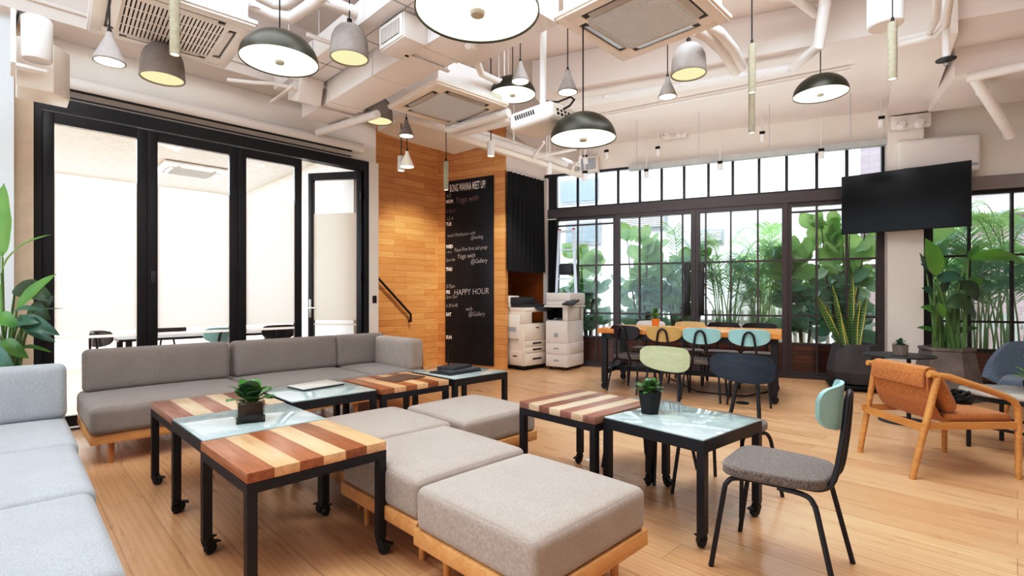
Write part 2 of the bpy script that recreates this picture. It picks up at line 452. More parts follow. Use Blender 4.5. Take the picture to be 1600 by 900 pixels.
# bulkhead over the partition, white strip beside it, left column
o = wall('wall_bulkhead', AQ(-.9, 6.27), AQ(3.61, 6.27), 3.06, 4.35, .12, M['wallw'])
o = wall('wall_partition_end', AQ(3.47, 6.2), AQ(3.61, 6.2), 0, 3.06, .18, M['wallw'])
m = MB(); m.bb(-1.6, 0, 0, .5, 0, 4.35); o = m.build('wall_left', plain('daylit white wall', '#e6edf1', .75, var=.02), None, AQ(.045, 6.02), R(45)); o['kind'] = 'structure'  # bluish window daylight from the left is put into this wall colour
m = MB(); m.bb(-.02, .115, 0, .2, 0, 4.3); o = m.build('wall_left_return', plain('cream wall return', '#dccbb5', .7), None, AQ(0.055, 6.15), R(45)); o['kind'] = 'structure'
wall('wall_back', Vector((7.54, -3.5, 0)), Vector((-3.0, -3.5, 0)), 0, 4.35, .12, M['wallw'])
wall('wall_right', Vector((7.54, 6.3, 0)), Vector((7.54, -3.5, 0)), 0, 4.35, .12, M['wallw'])
# timber wall left of the blackboard
A0, A1 = AQ(3.64, 7.47), Vector((-1.352, 9.21, 0))
wall('wall_timber_left', A0, A1, 0, 4.2, .1, M['woodwall'])
B0, B1 = Vector((-1.40, 9.237, 0)), Vector((-.118, 8.51, 0))
wall('wall_timber_right', B0, B1, 0, 4.2, .1, M['woodwall'])
# wall behind the copiers: timber below, white above the curtain
C0, C1 = Vector((-.72, 9.02, 0)), Vector((.0, 9.92, 0))
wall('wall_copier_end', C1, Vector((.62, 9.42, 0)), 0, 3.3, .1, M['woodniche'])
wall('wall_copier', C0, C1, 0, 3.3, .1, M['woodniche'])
wall('wall_copier_top', Vector((-.12, 8.52, 0)), Vector((.62, 9.36, 0)), 3.36, 4.34, .1, M['wallw'])
m = MB(); m.bb(-.03, .03, -.04, .04, 0, 3.4); o = m.build('trim_6', M['white'], None, (.625, 9.3, 0), R(45)); o['kind'] = 'structure'
# window wall
TW0, TW1, TW2 = tU(868), tU(1381), tU(1437)
def wwall(name, t0, t1, z0, z1, mat, d=0.0, th=.12):
    o = MB().bb(0, t1 - t0, 0, th, 0, z1 - z0).build(name, mat, None, WP(t0, d, z0), WROT); o['kind'] = 'structure'; return o
wwall('wall_window_header', TW0 - .2, 4.6, 3.47, 4.34, M['wallw'], -.02)
wwall('wall_right_header', TW2 + .02, 4.6, 2.84, 3.47, M['wallw'], -.02)
wwall('wall_right_end', 4.3, 4.6, 0, 2.84, M['wallw'], -.02)
wwall('trim_7', TW2, 4.3, 2.66, 2.84, plain('grey blind box', '#8d8684', .5), -.1, .2)       # blind box above the right window
wwall('trim_8', tU(985), TW1, 3.38, 3.46, plain('pale green grey blind box', '#b9bebd', .5), -.16, .12)
col_h = MB().bb(0, TW2 - TW1 - .01, 0, .32, 0, 3.9).build('wall_column', M['wallw'], None, WP(tU(1384) - .02, -.2), WROT); col_h['kind'] = 'structure'
wwall('trim_9', TW0 - .22, TW0 - .0, 0, 3.47, M['frameb'], -.04, .12)                       # black pier left of the windows

def lattice_window(name, t0, t1, ts, zs, z0, z1, fw=.06, mat=None, d=0.0, mw=.028, extra=None, fx=None):
    mat = mat or M['frameg']; L = t1 - t0
    r = setting(name, WP(t0, d), WROT)
    f = MB(); fx = fx or (fw, fw)
    f.bb(0, fx[0], -.03, .05, z0, z1); f.bb(L - fx[1], L, -.03, .05, z0, z1)
    f.bb(fx[0], L - fx[1], -.03, .05, z1 - fw, z1); f.bb(fx[0], L - fx[1], -.03, .05, z0, z0 + fw)
    f.build('window_frame', mat, r)
    for t in ts: MB().bb(t - t0 - mw / 2, t - t0 + mw / 2, -.02, .03, z0 + fw, z1 - fw).build('muntin', mat, r)
    for z in zs: MB().bb(fx[0], L - fx[1], -.018, .026, z - mw / 2, z + mw / 2).build('muntin', mat, r)
    MB().bb(fx[0] * .5, L - fx[1] * .5, .001, .006, z0 + fw * .5, z1 - fw * .5).build('pane', M['glass'], r)
    return r
FB = M['frameb']; FG = M['frameg']
lattice_window('window_1', TW0, tU(963), [tU(903), tU(932)], [2.52, 1.79, .94, .52], .04, 2.66, .05, FG)
dl = lattice_window('door_1', tU(963.5), tU(1087), [tU(1000), tU(1034), tU(1067)], [1.79, .94, .52], .04, 2.66, .07, FG, -.04)
dr = lattice_window('door_2', tU(1087.4), tU(1229.6), [tU(1103), tU(1142), tU(1184)], [1.79, .94, .52], .04, 2.66, .07, FG, -.04)
for r, t0, a, b in ((dl, tU(963.5), tU(1070), tU(1079)), (dr, tU(1087.4), tU(1093), tU(1101))):
    MB().bb(a - t0, b - t0, -.1, -.025, .94, 1.77, bevel=.008).build('door_pull', M['frameb'], r)
lattice_window('window_2', tU(1230), TW1, [tU(1276), tU(1323)], [2.52, 1.79, .94, .52], .04, 2.66, .06, FG, fx=(.06, .09))
lattice_window('window_3', TW2 + .01, 4.3, [tU(1514), tU(1581), tU(1640), tU(1690)], [1.79, .90, .52], .04, 2.66, .05, FB, fx=(.13, .06))
ups = [903, 932, 966, 1000, 1034, 1069, 1107, 1145, 1186, 1229, 1276, 1323]
lattice_window('window_4', TW0, TW1, [tU(u) for u in ups], [], 2.82, 3.47, .035, FB, mw=.04)
wwall('trim_10', TW0 - .12, TW1, 2.66, 2.82, FG, -.09, .16)                                 # transom beam
wwall('baseboard_window', TW0, 4.3, 0, .045, FG, -.08, .18)

# ================================================================== GLASS PARTITION (bifold doors)
QP = 6.26
hd = setting('door_3', AQ(.1, QP), R(45))
f = MB(); f.bb(0, .125, -.05, .08, 0, 3.06); f.bb(.125, 3.31, -.05, .08, 2.94, 3.06); f.bb(3.31, 3.38, -.05, .08, 0, 3.06); f.bb(.125, 3.31, -.03, .06, 0, .012)
f.build('door_frame', M['black'], hd)
MB().bb(.0, 3.1, -.075, -.055, 3.075, 3.085).build('seal_strip', M['black'], hd)
def leaf_door(name, root_loc, rz, L, handle=None, st=.085, hside=0):
    r = setting(name, root_loc, rz); z0, z1 = .03, 2.93
    f = MB(); f.bb(0, st, -.025, .035, z0, z1, .004); f.bb(L - st, L, -.025, .035, z0, z1, .004); f.bb(st, L - st, -.025, .035, z1 - .1, z1); f.bb(st, L - st, -.025, .035, z0, z0 + .1)
    f.build('door_frame', M['black'], r)
    MB().bb(st, L - st, 0, .008, z0 + .1, z1 - .1).build('pane', M['glassin'], r)
    MB().bb(st, L - st, -.004, -.002, .915, 2.375).build('frosted_film', M['film'], r)
    MB().bb(st, L - st, -.004, -.002, .845, .872).build('frosted_film', M['film'], r)
    if handle == 'latch':
        k = MB(); k.bb(hside - .022, hside + .022, -.045, -.025, 1.38, 1.5, .004); k.build('latch', M['dgrey'], r)
    if handle == 'lever':
        k = MB(); k.bb(hside - .018, hside + .018, -.035, -.02, .95, 1.2, .004); k.tube([(hside, -.03, 1.08), (hside, -.08, 1.08), (hside + .12, -.08, 1.08)], .01); k.build('lever_handle', M['steel'], r)
    for zz in (.35, 1.5, 2.6):
        if handle: MB().tube([(L - .005, -.035, zz - .05), (L - .005, -.035, zz + .05)], .012).build('hinge', M['black'], r)
    return r
leaf_door('door_4', AQ(.226, QP), R(45), .785, None)
leaf_door('door_5', AQ(1.013, QP), R(45), .84, 'latch', hside=.045)
leaf_door('door_6', AQ(1.856, QP), R(45), .72)
ph, pf = AQ(3.40, QP), Vector((-2.80, 6.97, 0))
dv = ph - pf
leaf_door('door_7', pf, math.atan2(dv.y, dv.x), dv.length, 'lever', .075, .04)
tag(MB().bb(-.028, .028, -.015, 0, -.05, .05, .004).build('card_reader', M['black'], None, AQ(3.545, 6.198, 1.2), R(45)), 'small black card reader on the white strip beside the open glass door', 'card reader')

# the room behind the partition
def pwall(name, a, b, z0, z1, mat): return wall(name, a, b, z0, z1, .1, mat)
M['inner'] = plain('inner room white wall', '#f4efe8', .8, var=.01)
n = NT('rough white ceiling'); v = n.coord(); hgt = n.noise(v, 9, 5, .65)
M['innerceil'] = n.done(n.bsdf(n.ramp(hgt, [(.3, lin('#c6c4c0')), (.7, lin('#dcdad6'))]), .8, 0, n.bump(hgt, .5, .03)))
pwall('wall_inner_back', AQ(3.2, 11.4), AQ(-2.6, 11.4), 0, 3.4, M['inner'])
pwall('wall_inner_left', AQ(-2.6, 11.4), AQ(-2.6, 6.5), 0, 3.4, M['inner'])
pwall('wall_inner_right', AQ(3.5, 6.5), AQ(3.5, 11.4), 0, 3.4, M['inner'])
m = MB(); m.bb(-2.7, 3.6, 0, 5.1, 0, .08); o = m.build('ceiling_inner', M['innerceil'], None, AQ(0, 6.4, 3.3), R(45)); o['kind'] = 'structure'
m = MB(); m.bb(-2.5, 3.4, -.02, 0, 0, .1); o = m.build('baseboard_inner', M['wallw'], None, AQ(0, 11.38, 0), R(45)); o['kind'] = 'structure'

# ================================================================== CEILING SERVICES
def cassette(label, loc, rz, size, slots, group=None):
    top = ceil_z(loc[0], loc[1]) if slots != 'inner' else 3.3
    r = thing('ceiling_air_conditioner', label, 'air conditioner', loc, rz, group); s = size / 2; k = (.315 if slots == 'wide' else .30) * size
    p = MB()     # panel ring around the grille and the four outlets
    p.bb(-s, s, -s, s, .012, .045, .01)
    p.bb(-s * .97, s * .97, -s * .97, -s * .80, -.004, .02, .004); p.bb(-s * .97, s * .97, s * .80, s * .97, -.004, .02, .004)
    p.bb(-s * .97, -s * .80, -s * .8, s * .8, -.004, .02, .004); p.bb(s * .80, s * .97, -s * .8, s * .8, -.004, .02, .004)
    p.bb(-s * .64, s * .64, -s * .64, -k * 1.02 - .02, -.006, .02); p.bb(-s * .64, s * .64, k * 1.02 + .02, s * .64, -.006, .02)
    p.bb(-s * .64, -k * 1.02 - .02, -k * 1.05, k * 1.05, -.006, .02); p.bb(k * 1.02 + .02, s * .64, -k * 1.05, k * 1.05, -.006, .02)
    for sx in (-1, 1):
        for sy in (-1, 1): p.bb(sx * s * .6, sx * s * .82, sy * s * .6, sy * s * .82, -.005, .02)
    p.build('panel', M['cream'] if slots == 'fine' else M['panelw'], r)
    for a in range(4):
        q = MB().bb(-s * .6, s * .6, s * .655, s * .79, .004, .010); o = q.build('air_outlet', M['dgrey'], r, rz=a * PI / 2)
        q = MB().box((0, s * .71, -.002), (s * 1.0, s * .11, .008), rx=R(14)); q.build('flap', M['panelw'] if slots != 'fine' else M['alu'], o)
    big = slots == 'wide'
    g = MB().bb(-k - .02, k + .02, -k - .02, k + .02, .004, .012).build('return_grille', M['slot'] if big else M['slotg'], r)
    sl = MB(); nn = 24 if big else 30; w = (.016 if big else .011)
    for i in range(nn + 1):
        x = -k + 2 * k * i / nn; sl.bb(x - w / 2 * size, x + w / 2 * size, -k - .02, k + .02, -.004, .003)
    for j in range(1, 4 if big else 30):
        y = -k + 2 * k * j / (4 if big else 30); ww = .006 if big else .0045; sl.bb(-k, k, y - ww, y + ww, -.003, .002)
    sl.build('slats', M['panelw'] if big else M['gridd'] if slots == 'inner' else M['grid'], g)
    MB().bb(-s * .88, s * .88, -s * .88, s * .88, .045, .3).build('casing', M['pipe'], r)
    h = top - loc[2]
    for sx in (-1, 1):
        for sy in (-1, 1):
            if h > .31: MB().tube([(sx * s * .92, sy * s * .92, .2), (sx * s * .92, sy * s * .92, h)], .008, 6).build('hanger_rod', M['pipe'], r)
    return r
G = 'ceiling cassette air conditioners'
def ctr(z, *uv): 
    ps = [atz(u, v, z) for u, v in uv]; return sum(ps, Vector()) / len(ps)
cassette('white cassette air conditioner with dark brown slatted grille, over the left partition', ctr(3.25, (131, 49), (407, 42)), R(42), .95, 'wide', G)
cassette('cream cassette air conditioner with fine grille, largest, at the top middle', ctr(3.3, (857, 35), (1153, 30)), R(45), .95, 'fine', G)
cassette('cream cassette air conditioner with fine grille, behind the big duct, left of the projector', ctr(3.3, (608, 166), (790, 171)), R(43), .95, 'fine', G)

# inner room cassettes and lights
c = atz(300, 222, 3.2); cassette('white cassette air conditioner seen through the top of the second glass panel', (c.x, c.y, 3.22), R(45), .9, 'inner', 'air conditioners in the glass room')
c = atz(300, 270, 3.24); cassette('white cassette air conditioner deep in the glass room behind the second panel', (c.x, c.y, 3.24), R(45), .9, 'inner', 'air conditioners in the glass room')

# main rectangular duct (runs across from the partition towards the right)
def rect_path(p0, p1, w, h): 
    return MB().bar(p0, p1, w, h)
r = thing('ventilation_duct', 'wide white sheet-metal duct crossing from the glass partition to the upper right', 'duct', AQ(2.60, 5.84, 3.3), R(45))
m = MB(); m.bb(-.19, .19, -2.42, 0, 0, .25, .006); m.bb(-.19, .34, -3.4, -2.4, -.01, .28, .006); m.build('duct_body', M['duct'], r)
for y in (-.7, -1.6, -2.38): MB().bb(-.2, .2, y, y + .03, -.008, .26).build('flange', M['duct'], r)
for y in (-.5, -2.2):
    for sx in (-.21, .21): MB().tube([(sx, y, .0), (sx, y, 1.04)], .007, 6).build('hanger_rod', M['pipe'], r)
    MB().bb(-.23, .23, y - .015, y + .015, -.03, -.012).build('bracket', M['pipe'], r)
k = MB(); k.lathe([(0, -.045), (.035, -.04), (.06, -.012), (.06, 0)], (.08, -2.7, -.012), 20); k.build('smoke_detector', M['panelw'], r)
gr = thing('supply_grille', 'white box with a black slatted supply grille on the side of the big duct', 'air vent', AQ(2.41, 3.56, 3.27), R(-45))
MB().bb(-.18, .18, -.22, 0, 0, .2, .005).build('grille_box', M['duct'], gr)
MB().bb(-.17, .17, -.232, -.22, .01, .19, .003).build('grille_frame', M['panelw'], gr)
g = MB().bb(-.13, .13, -.236, -.231, .04, .16).build('grille_opening', M['dark'], gr)
s_ = MB()
for i in range(13): s_.bb(-.13 + i * .021, -.124 + i * .021, -.243, -.235, .04, .16)
s_.build('slats', M['panelw'], g)
r = thing('narrow_duct', 'narrow white boxed duct left of the wide duct, ending in an angled damper', 'duct', AQ(2.22, 5.75, 3.5), R(45))
m = MB(); m.bb(-.15, .15, -3.4, 0, 0, .2, .004); m.build('duct_body', M['duct'], r)
MB().bb(-.02, -.012, -3.4, 0, -.003, .0).build('seam', M['slotg'], r)
for y in (-.42, -1.0, -1.7, -2.4): MB().bb(-.153, .153, y, y + .012, -.003, .203).build('seam', M['slotg'], r)
m = MB(); m.box((.02, -.42, -.08), (.24, .3, .26), bevel=.006, rx=R(18)); m.build('damper', M['duct'], r)
MB().bb(-.2, -.17, -.62, 0, -.16, -.14).build('bracket', M['pipe'], r)
for y in (-.55, -1.5): MB().bb(-.42, .30, y, y + .025, -.05, -.02).build('bracket', M['pipe'], r)
for y in (-.54, -2.0): MB().tube([(-.2, y, -.03), (-.2, y, .848)], .007, 6).build('hanger_rod', M['pipe'], r)
MB().tube([(-.6, .02, -.02), (-.42, -.2, -.06), (-.3, -.42, -.1), (-.1, -.5, -.12)], .02, 8).build('flexible_hose', M['pipe'], r)

def pipe(name, label, pts, r, mat='pipe', cat='pipe', clamps=(), seg=12, drop=True):
    base = Vector(pts[0]); t = thing(name, label, cat, base)
    MB().tube([Vector(p) - base for p in pts], r, seg).build('pipe_run', M[mat], t)
    for k in clamps:
        i = min(int(k), len(pts) - 2); p = Vector(pts[i]).lerp(Vector(pts[i + 1]), k - i) - base
        MB().lathe([(r * 1.25, -.02), (r * 1.25, .02)], p, 12, True, True).build('clamp', M['duct'], t)
        w = p + base
        if drop: MB().tube([p, (p.x, p.y, ceil_z(w.x, w.y) - base.z - .002)], .006, 6).build('hanger_rod', M['pipe'], t)
    return t
def arc(c, r, a0, a1, ax, ay, n=8):
    c = Vector(c); return [c + Vector(ax) * r * math.cos(a0 + (a1 - a0) * i / n) + Vector(ay) * r * math.sin(a0 + (a1 - a0) * i / n) for i in range(n + 1)]
# long roller screen tube above the partition
r = thing('projector_screen', 'long white rolled-up projector screen tube above the black partition frame', 'projector screen', AQ(.28, 6.16, 3.2), R(45))
MB().tube([(0, 0, 0), (3.02, 0, 0)], .065, 16).build('screen_case', M['white'], r)
MB().tube([(3.02, 0, 0), (3.06, 0, 0)], .07, 16).build('end_cap', M['panelw'], r); MB().bb(.1, 2.9, -.03, -.015, -.075, -.055).build('screen_slot', M['dark'], r)
for x in (.2, 2.8): MB().bb(x - .02, x + .02, .0, .1, -.02, .02).build('bracket', M['panelw'], r)
# conduit on the beam over the partition
pipe('conduit', 'thin pale conduit running along the beam above the left partition', [AQ(-.4, 5.84, 3.74), AQ(3.3, 5.84, 3.74)], .018, clamps=(.35, .7), drop=False)
# refrigerant pipe across the ceiling, top middle
z = 3.62
pipe('ceiling_pipe', 'thick white pipe at the top centre passing above the first concrete bell lamp', [atz(470, -12, z), atz(628, 46, z)], .05, clamps=(.2, .8))
a = atz(380, 5, 3.55); b = atz(500, 5, 3.55)
pts = [atz(300, -30, 3.6), atz(395, 10, 3.5), atz(425, 24, 3.48), atz(455, 28, 3.48), atz(490, 5, 3.5), atz(530, -30, 3.6)]
pipe('refrigerant_pipe', 'bent white insulated pipe, lower of the two U bends at the top left', pts, .045, clamps=(1.1,))
pts = [atz(340, -34, 3.7), atz(404, -6, 3.66), atz(427, 8, 3.64), atz(450, 6, 3.64), atz(478, -20, 3.68)]
pipe('refrigerant_pipe', 'bent white insulated pipe, inner of the two U bends at the top left', pts, .04)
pts = [atz(225, -25, 3.68), atz(300, 8, 3.66), atz(355, 22, 3.64), atz(388, 34, 3.64)]
pipe('refrigerant_pipe', 'white pipe lying beside the slatted brown air conditioner', pts, .04)
# pipes right of the duct / by the middle cassette
pipe('drain_pipe', 'white elbow drain pipe dropping beside the middle dome lamp', [atz(744, 70, 3.5), atz(745, 95, 3.5), atz(752, 115, 3.5), atz(775, 126, 3.5), atz(800, 132, 3.5)], .035, drop=False)
for k, (a, b, lab) in enumerate((((700, 203), (795, 176), 'upper white pipe of the pair behind the middle cassette'), ((703, 211), (812, 186), 'lower white pipe of the pair behind the middle cassette'))):
    pipe('ceiling_pipe', lab, [atz(a[0], a[1], 3.25), atz(b[0], b[1], 3.25)], .05, clamps=(.15, .85))
pipe('ceiling_pipe', 'long white pipe running back from the third bell lamp toward the curtain', [atz(545, 172, 3.42), atz(640, 183, 3.42), atz(885, 255, 3.42)], .06, clamps=(1.1, 1.6))
pipe('ceiling_pipe', 'slim white pipe above the track rail near the curtain', [atz(640, 168, 3.5), atz(905, 258, 3.5)], .03, clamps=(.3, .8))
pipe('ceiling_pipe', 'short white pipe pair end under the big duct by the partition', [atz(497, 207, 3.25), atz(590, 178, 3.25)], .045, clamps=(.5,))
# lighting rail towards the curtain
t = thing('lighting_rail', 'long pale box rail with spotlights leading to the curtain corner', 'light rail', atz(700, 211, 3.2))
q0 = atz(700, 211, 3.2); q1 = atz(915, 277, 3.2)
MB().bar((0, 0, 0), q1 - q0, .07, .06).build('rail', M['cream'], t)
for k in (.12, .4, .68, .95):
    p = (q1 - q0) * k; w = q0 + p; MB().tube([p, (p.x, p.y, ceil_z(w.x, w.y) - q0.z - .002)], .006, 6).build('hanger_rod', M['pipe'], t)
# flexible conduits near there
pipe('flexible_conduit', 'curved white flexible conduit behind the projector', [atz(850, 222, 3.3), atz(846, 228, 3.28), atz(836, 240, 3.24), atz(833, 250, 3.22)], .02, drop=False)
pipe('flexible_conduit', 'curved white flexible conduit beside the wall speaker over the windows', [atz(907, 245, 3.3), atz(905, 252, 3.28), atz(897, 258, 3.26), atz(894, 268, 3.22)], .02, drop=False)
pipe('conduit', 'thin crossbar conduit below the dome lamp near the curtain', [atz(836, 246, 3.22), atz(900, 233, 3.22)], .018, clamps=(.3,))
# sprinkler main along the lowered slab and its branches
pipe('sprinkler_pipe', 'long white sprinkler pipe running below the lowered slab by the windows', [atz(885, 164, 3.75), atz(1245, 106, 3.75)], .055, clamps=(.2, .55, .8), drop=True)
pipe('conduit', 'thin conduit under the sprinkler pipe', [atz(920, 186, 3.85), atz(1330, 108, 3.85)], .02, drop=False)
pts = [atz(1200, -14, 3.9 - .05), atz(1228, 18, 3.85), atz(1240, 30, 3.83), atz(1240, 60, 3.78), atz(1240, 100, 3.74)]
P1 = atz(1240, 104, 3.75); up = Vector((P1.x, P1.y, 4.2))
pipe('sprinkler_pipe', 'white pipe elbowing down the lowered slab face, left of the right dome lamp', [atz(1205, -20, 4.2) , P1 + Vector((-.5, -.55, .45)), P1 + Vector((-.05, -.62, .42)), P1 + Vector((0, -.55, .36)), P1 + Vector((0, -.45, .0)), P1], .055, drop=False)
pipe('ceiling_pipe', 'diagonal white pipe at the top right of centre', [atz(1215, -25, 4.15), atz(1275, 22, 4.15)], .045, drop=False)
pts = [atz(1085, 45, 3.45), atz(1108, 58, 3.47), atz(1128, 78, 3.55), atz(1142, 98, 3.62), atz(1150, 112, 3.68)]
pipe('refrigerant_pipe', 'outer bent white pipe right of the largest cassette', pts, .05, drop=False)
pts = [atz(1098, 38, 3.5), atz(1125, 52, 3.5), atz(1145, 76, 3.58), atz(1160, 104, 3.66)]
pipe('refrigerant_pipe', 'inner bent white pipe right of the largest cassette', pts, .045, drop=False)
# right-hand pipes
pipe('ceiling_pipe', 'white pipe bundle hugging the beam at the top right', [atz(1465, -10, 3.7), atz(1462, 30, 3.7), atz(1452, 52, 3.7), atz(1400, 64, 3.7)], .03, drop=False)
pipe('ceiling_pipe', 'outer white pipe hugging the beam at the top right', [atz(1485, -10, 3.66), atz(1478, 38, 3.66), atz(1462, 56, 3.66), atz(1405, 70, 3.66)], .03, drop=False)
p = atz(1478, 96, 3.35)
r = thing('ceiling_sprinkler', 'white sprinkler drop with a dark round plate at the top right', 'sprinkler', p)
MB().tube([(0, 0, .03), (0, 0, ceil_z(p.x, p.y) - p.z - .001)], .028, 10).build('drop_pipe', M['pipe'], r)
MB().lathe([(.03, .0), (.075, .012), (.075, .02), (.02, .03)], seg=20, cap0=True, cap1=True).build('plate', M['dgrey'], r); MB().lathe([(.012, -.04), (.02, -.02), (.014, 0)], seg=10, cap0=True, cap1=True).build('nozzle', M['steel'], r)
pipe('drain_pipe', 'sloping white pipe crossing the beam above the right window', [atz(1524, 118, 3.599), atz(1527, 128, 3.54), atz(1575, 205, 3.2), atz(1578, 213, 3.15)], .055, clamps=(.6, 1.2))
pipe('ceiling_pipe', 'white pipe along the right beam above the television', [atz(1510, 122, 3.57), atz(1640, 95, 3.57)], .05, drop=False)

# projector on its pole
pp = Vector((.25, 4.05, 2.58))
r = thing('projector', 'white projector hanging upside down from a ceiling pole', 'projector', pp, R(135))
MB().cushion((0, 0, .07), (.44, .34, .14), .035, .0).build('projector_body', M['panelw'], r)
MB().bb(-.223, -.214, -.14, .14, .03, .12).build('connector_panel', M['cream'], r)
k = MB()
for i in range(5):
    k.bb(-.228, -.222, -.11 + i * .045, -.085 + i * .045, .045, .062); k.bb(-.228, -.222, -.10 + i * .045, -.08 + i * .045, .075, .088)
k.build('sockets', M['dark'], r)
k = MB()
for i in range(9): k.box((-.05 + i * .024, .171, .085), (.014, .004, .04), ry=R(20))
k.build('vent_slots', M['dgrey'], r)
MB().lathe([(.05, 0), (.05, .03), (.04, .035)], seg=20, cap1=True).build('lens', M['dgrey'], r)
k = MB(); k.bb(-.07, .07, -.07, .07, .14, .165); k.tube([(0, 0, .16), (0, 0, 4.348 - pp.z)], .026, 12); k.lathe([(.07, 4.33 - pp.z), (.07, 4.348 - pp.z)], seg=16, cap0=True, cap1=True)
k.build('pole_mount', M['white'], r)
MB().tube([(-.22, .02, .1), (-.27, .0, .12), (-.29, -.03, .17), (-.24, -.05, .21), (-.12, -.04, .2), (-.03, -.01, .22)], .008, 6).build('cable', M['dark'], r)

# loudspeakers upper left
sp = atY(68, 110, 3.85)
r = thing('wall_speaker', 'angular white loudspeaker box high on the left column', 'speaker', sp, R(45))
m = MB(); m.prism([(-.15, -.13), (.05, -.15), (.15, -.02), (.15, .2), (-.15, .2)], -.20, .17, .015); m.build('speaker_box', M['cream'], r)
MB().bb(-.02, .02, .19, .52, -.02, .02).build('bracket', M['panelw'], r)
sp = atY(58, 62, 3.5)
r = thing('cylinder_speaker', 'white cylindrical speaker mounted in front of the box loudspeaker', 'spot lamp', sp, R(45))
MB().lathe([(.0, -.145), (.075, -.145), (.083, -.13), (.083, .13), (.075, .145), (.0, .145)], seg=28).build('housing', M['white'], r)
MB().bb(-.13, -.105, -.02, .3, -.2, .16).build('bracket', M['panelw'], r); MB().tube([(-.05, .02, .165), (-.09, .1, .2), (-.11, .2, .12)], .008, 6).build('cable', M['dgrey'], r)
MB().bb(-.13, .05, .0, .08, -.21, -.19).build('bracket', M['panelw'], r)
# large white cylinder at the top right
p = atz(1383, 42, 3.55)
r = thing('ceiling_cylinder_lamp', 'large white cylinder housing hanging above the concrete tube lamp at the top right', 'ceiling lamp', p)
MB().lathe([(0, 0), (.12, 0), (.13, .012), (.13, .42), (0, .42)], seg=28).build('housing', M['white'], r); MB().bb(-.02, .02, -.135, -.125, .25, .29).build('port', M['dark'], r)
MB().tube([(0, 0, .42), (0, 0, ceil_z(p.x, p.y) - p.z - .002)], .03, 10).build('stem', M['white'], r)
# split air conditioner end on the right wall
p = WP(tU(1516), -.17, 2.9)
r = thing('wall_air_conditioner', 'white wall air conditioner whose rounded end shows beside the television', 'air conditioner', p, WROT)
m = MB(); m.cushion((-.42, .03, .24), (.9, .24, .5), .05); m.build('casing', M['white'], r); MB().bb(-.8, -.0, -.092, -.088, .06, .1).build('air_outlet', M['slotg'], r)
# white speaker at the left end of the window header
p = WP(tU(921), -.2, 3.42); r = thing('wall_speaker', 'square pale grey speaker on the wall above the left window end', 'speaker', p, WROT)
MB().bb(-.2, .2, 0, .16, 0, .26, .01).build('speaker_box', M['cream'], r); MB().bb(-.17, .17, -.006, 0, .03, .23).build('speaker_cloth', M['slotg'], r)

# emergency twin lamps
def twin(label, loc, rz, s=1.0):
    r = thing('emergency_light', label, 'emergency light', loc, rz, 'twin-head emergency lights')
    MB().bb(-.2 * s, .24 * s, -.05, .06, -.02, .16 * s, .008).build('battery_box', M['panelw'], r)
    for x in (-.1 * s, .1 * s):
        h = MB().lathe([(.0, 0), (.055 * s, .0), (.062 * s, .02), (.062 * s, .05), (.04 * s, .09), (0, .09)], seg=20).build('lamp_head', M['white'], r); h.location = (x, -.06, -.0); h.rotation_euler = (R(75), 0, 0)
        h2 = MB().lathe([(.048 * s, -.004), (.03 * s, -.008), (0, -.008)], seg=20).build('reflector', M['alu'], h)
    return r
twin('white twin-head emergency light on the column beside the television', WP(tU(1410), -.27, 3.55), WROT)
twin('white twin-head emergency light on the wall above the glass doors', WP(tU(1053), -.1, 3.86), WROT, .9)

# track spots along the window wall
def spot(label, loc, rz=0.0, tilt=25, lit=False, s=1.0, black=True):
    r = thing('track_spotlight', label, 'spotlight', loc, rz, 'small track spotlights')
    h = MB().lathe([(0, .07 * s), (.03 * s, .07 * s), (.036 * s, .05 * s), (.036 * s, -.07 * s), (.03 * s, -.072 * s), (.028 * s, -.055 * s), (0, -.055 * s)], seg=16).build('spot_head', M['white'], r)
    h.rotation_euler = (R(tilt), 0, 0)
    MB().lathe([(.0371 * s, .072 * s), (.0371 * s, .035 * s)], seg=16, cap0=True).build('collar', M['dark' if black else 'white'], h)
    if lit: MB().disc((0, 0, -.066 * s), .03 * s, 14).build('lamp_glow', M['glow3'], h)
    z = ceil_z(loc[0], loc[1]) - loc[2] - .002
    MB().tube([(0, 0, .05 * s), (0, 0, .14), (0, .03, .15), (0, .03, z)], .008, 6).build('stem', M['white'], r)
    return r
for (u, v, d, lit, lab) in ((1010, 271, -.28, 0, 'small white and black spotlight in front of the transom, left of the glass doors'), (1125, 259, -.28, 0, 'small white and black spotlight in front of the transom over the right glass door'),
        (1283, 240, -.28, 0, 'small white and black spotlight in front of the transom, nearest the television'), (1028, 236, -.5, 1, 'lit white spotlight on the wall left of the emergency light'),
        (1191, 213, -.5, 1, 'lit white spotlight on the wall just right of the two tube lamps in line'), (1377, 190, -.45, 1, 'lit white tilted spotlight at the head of the column'),
        (948, 241, -.6, 0, 'small black-backed spotlight beside the square wall speaker'), (915, 249, -.9, 0, 'white spotlight hanging right below the big front dome lamp')):
    t = tU(u); w = WP(t, d); Y = w.y; w.x = (u - 800) / F * Y; w.z = H + (HV - v) / F * Y
    spot(lab, w, WROT, 20, lit)
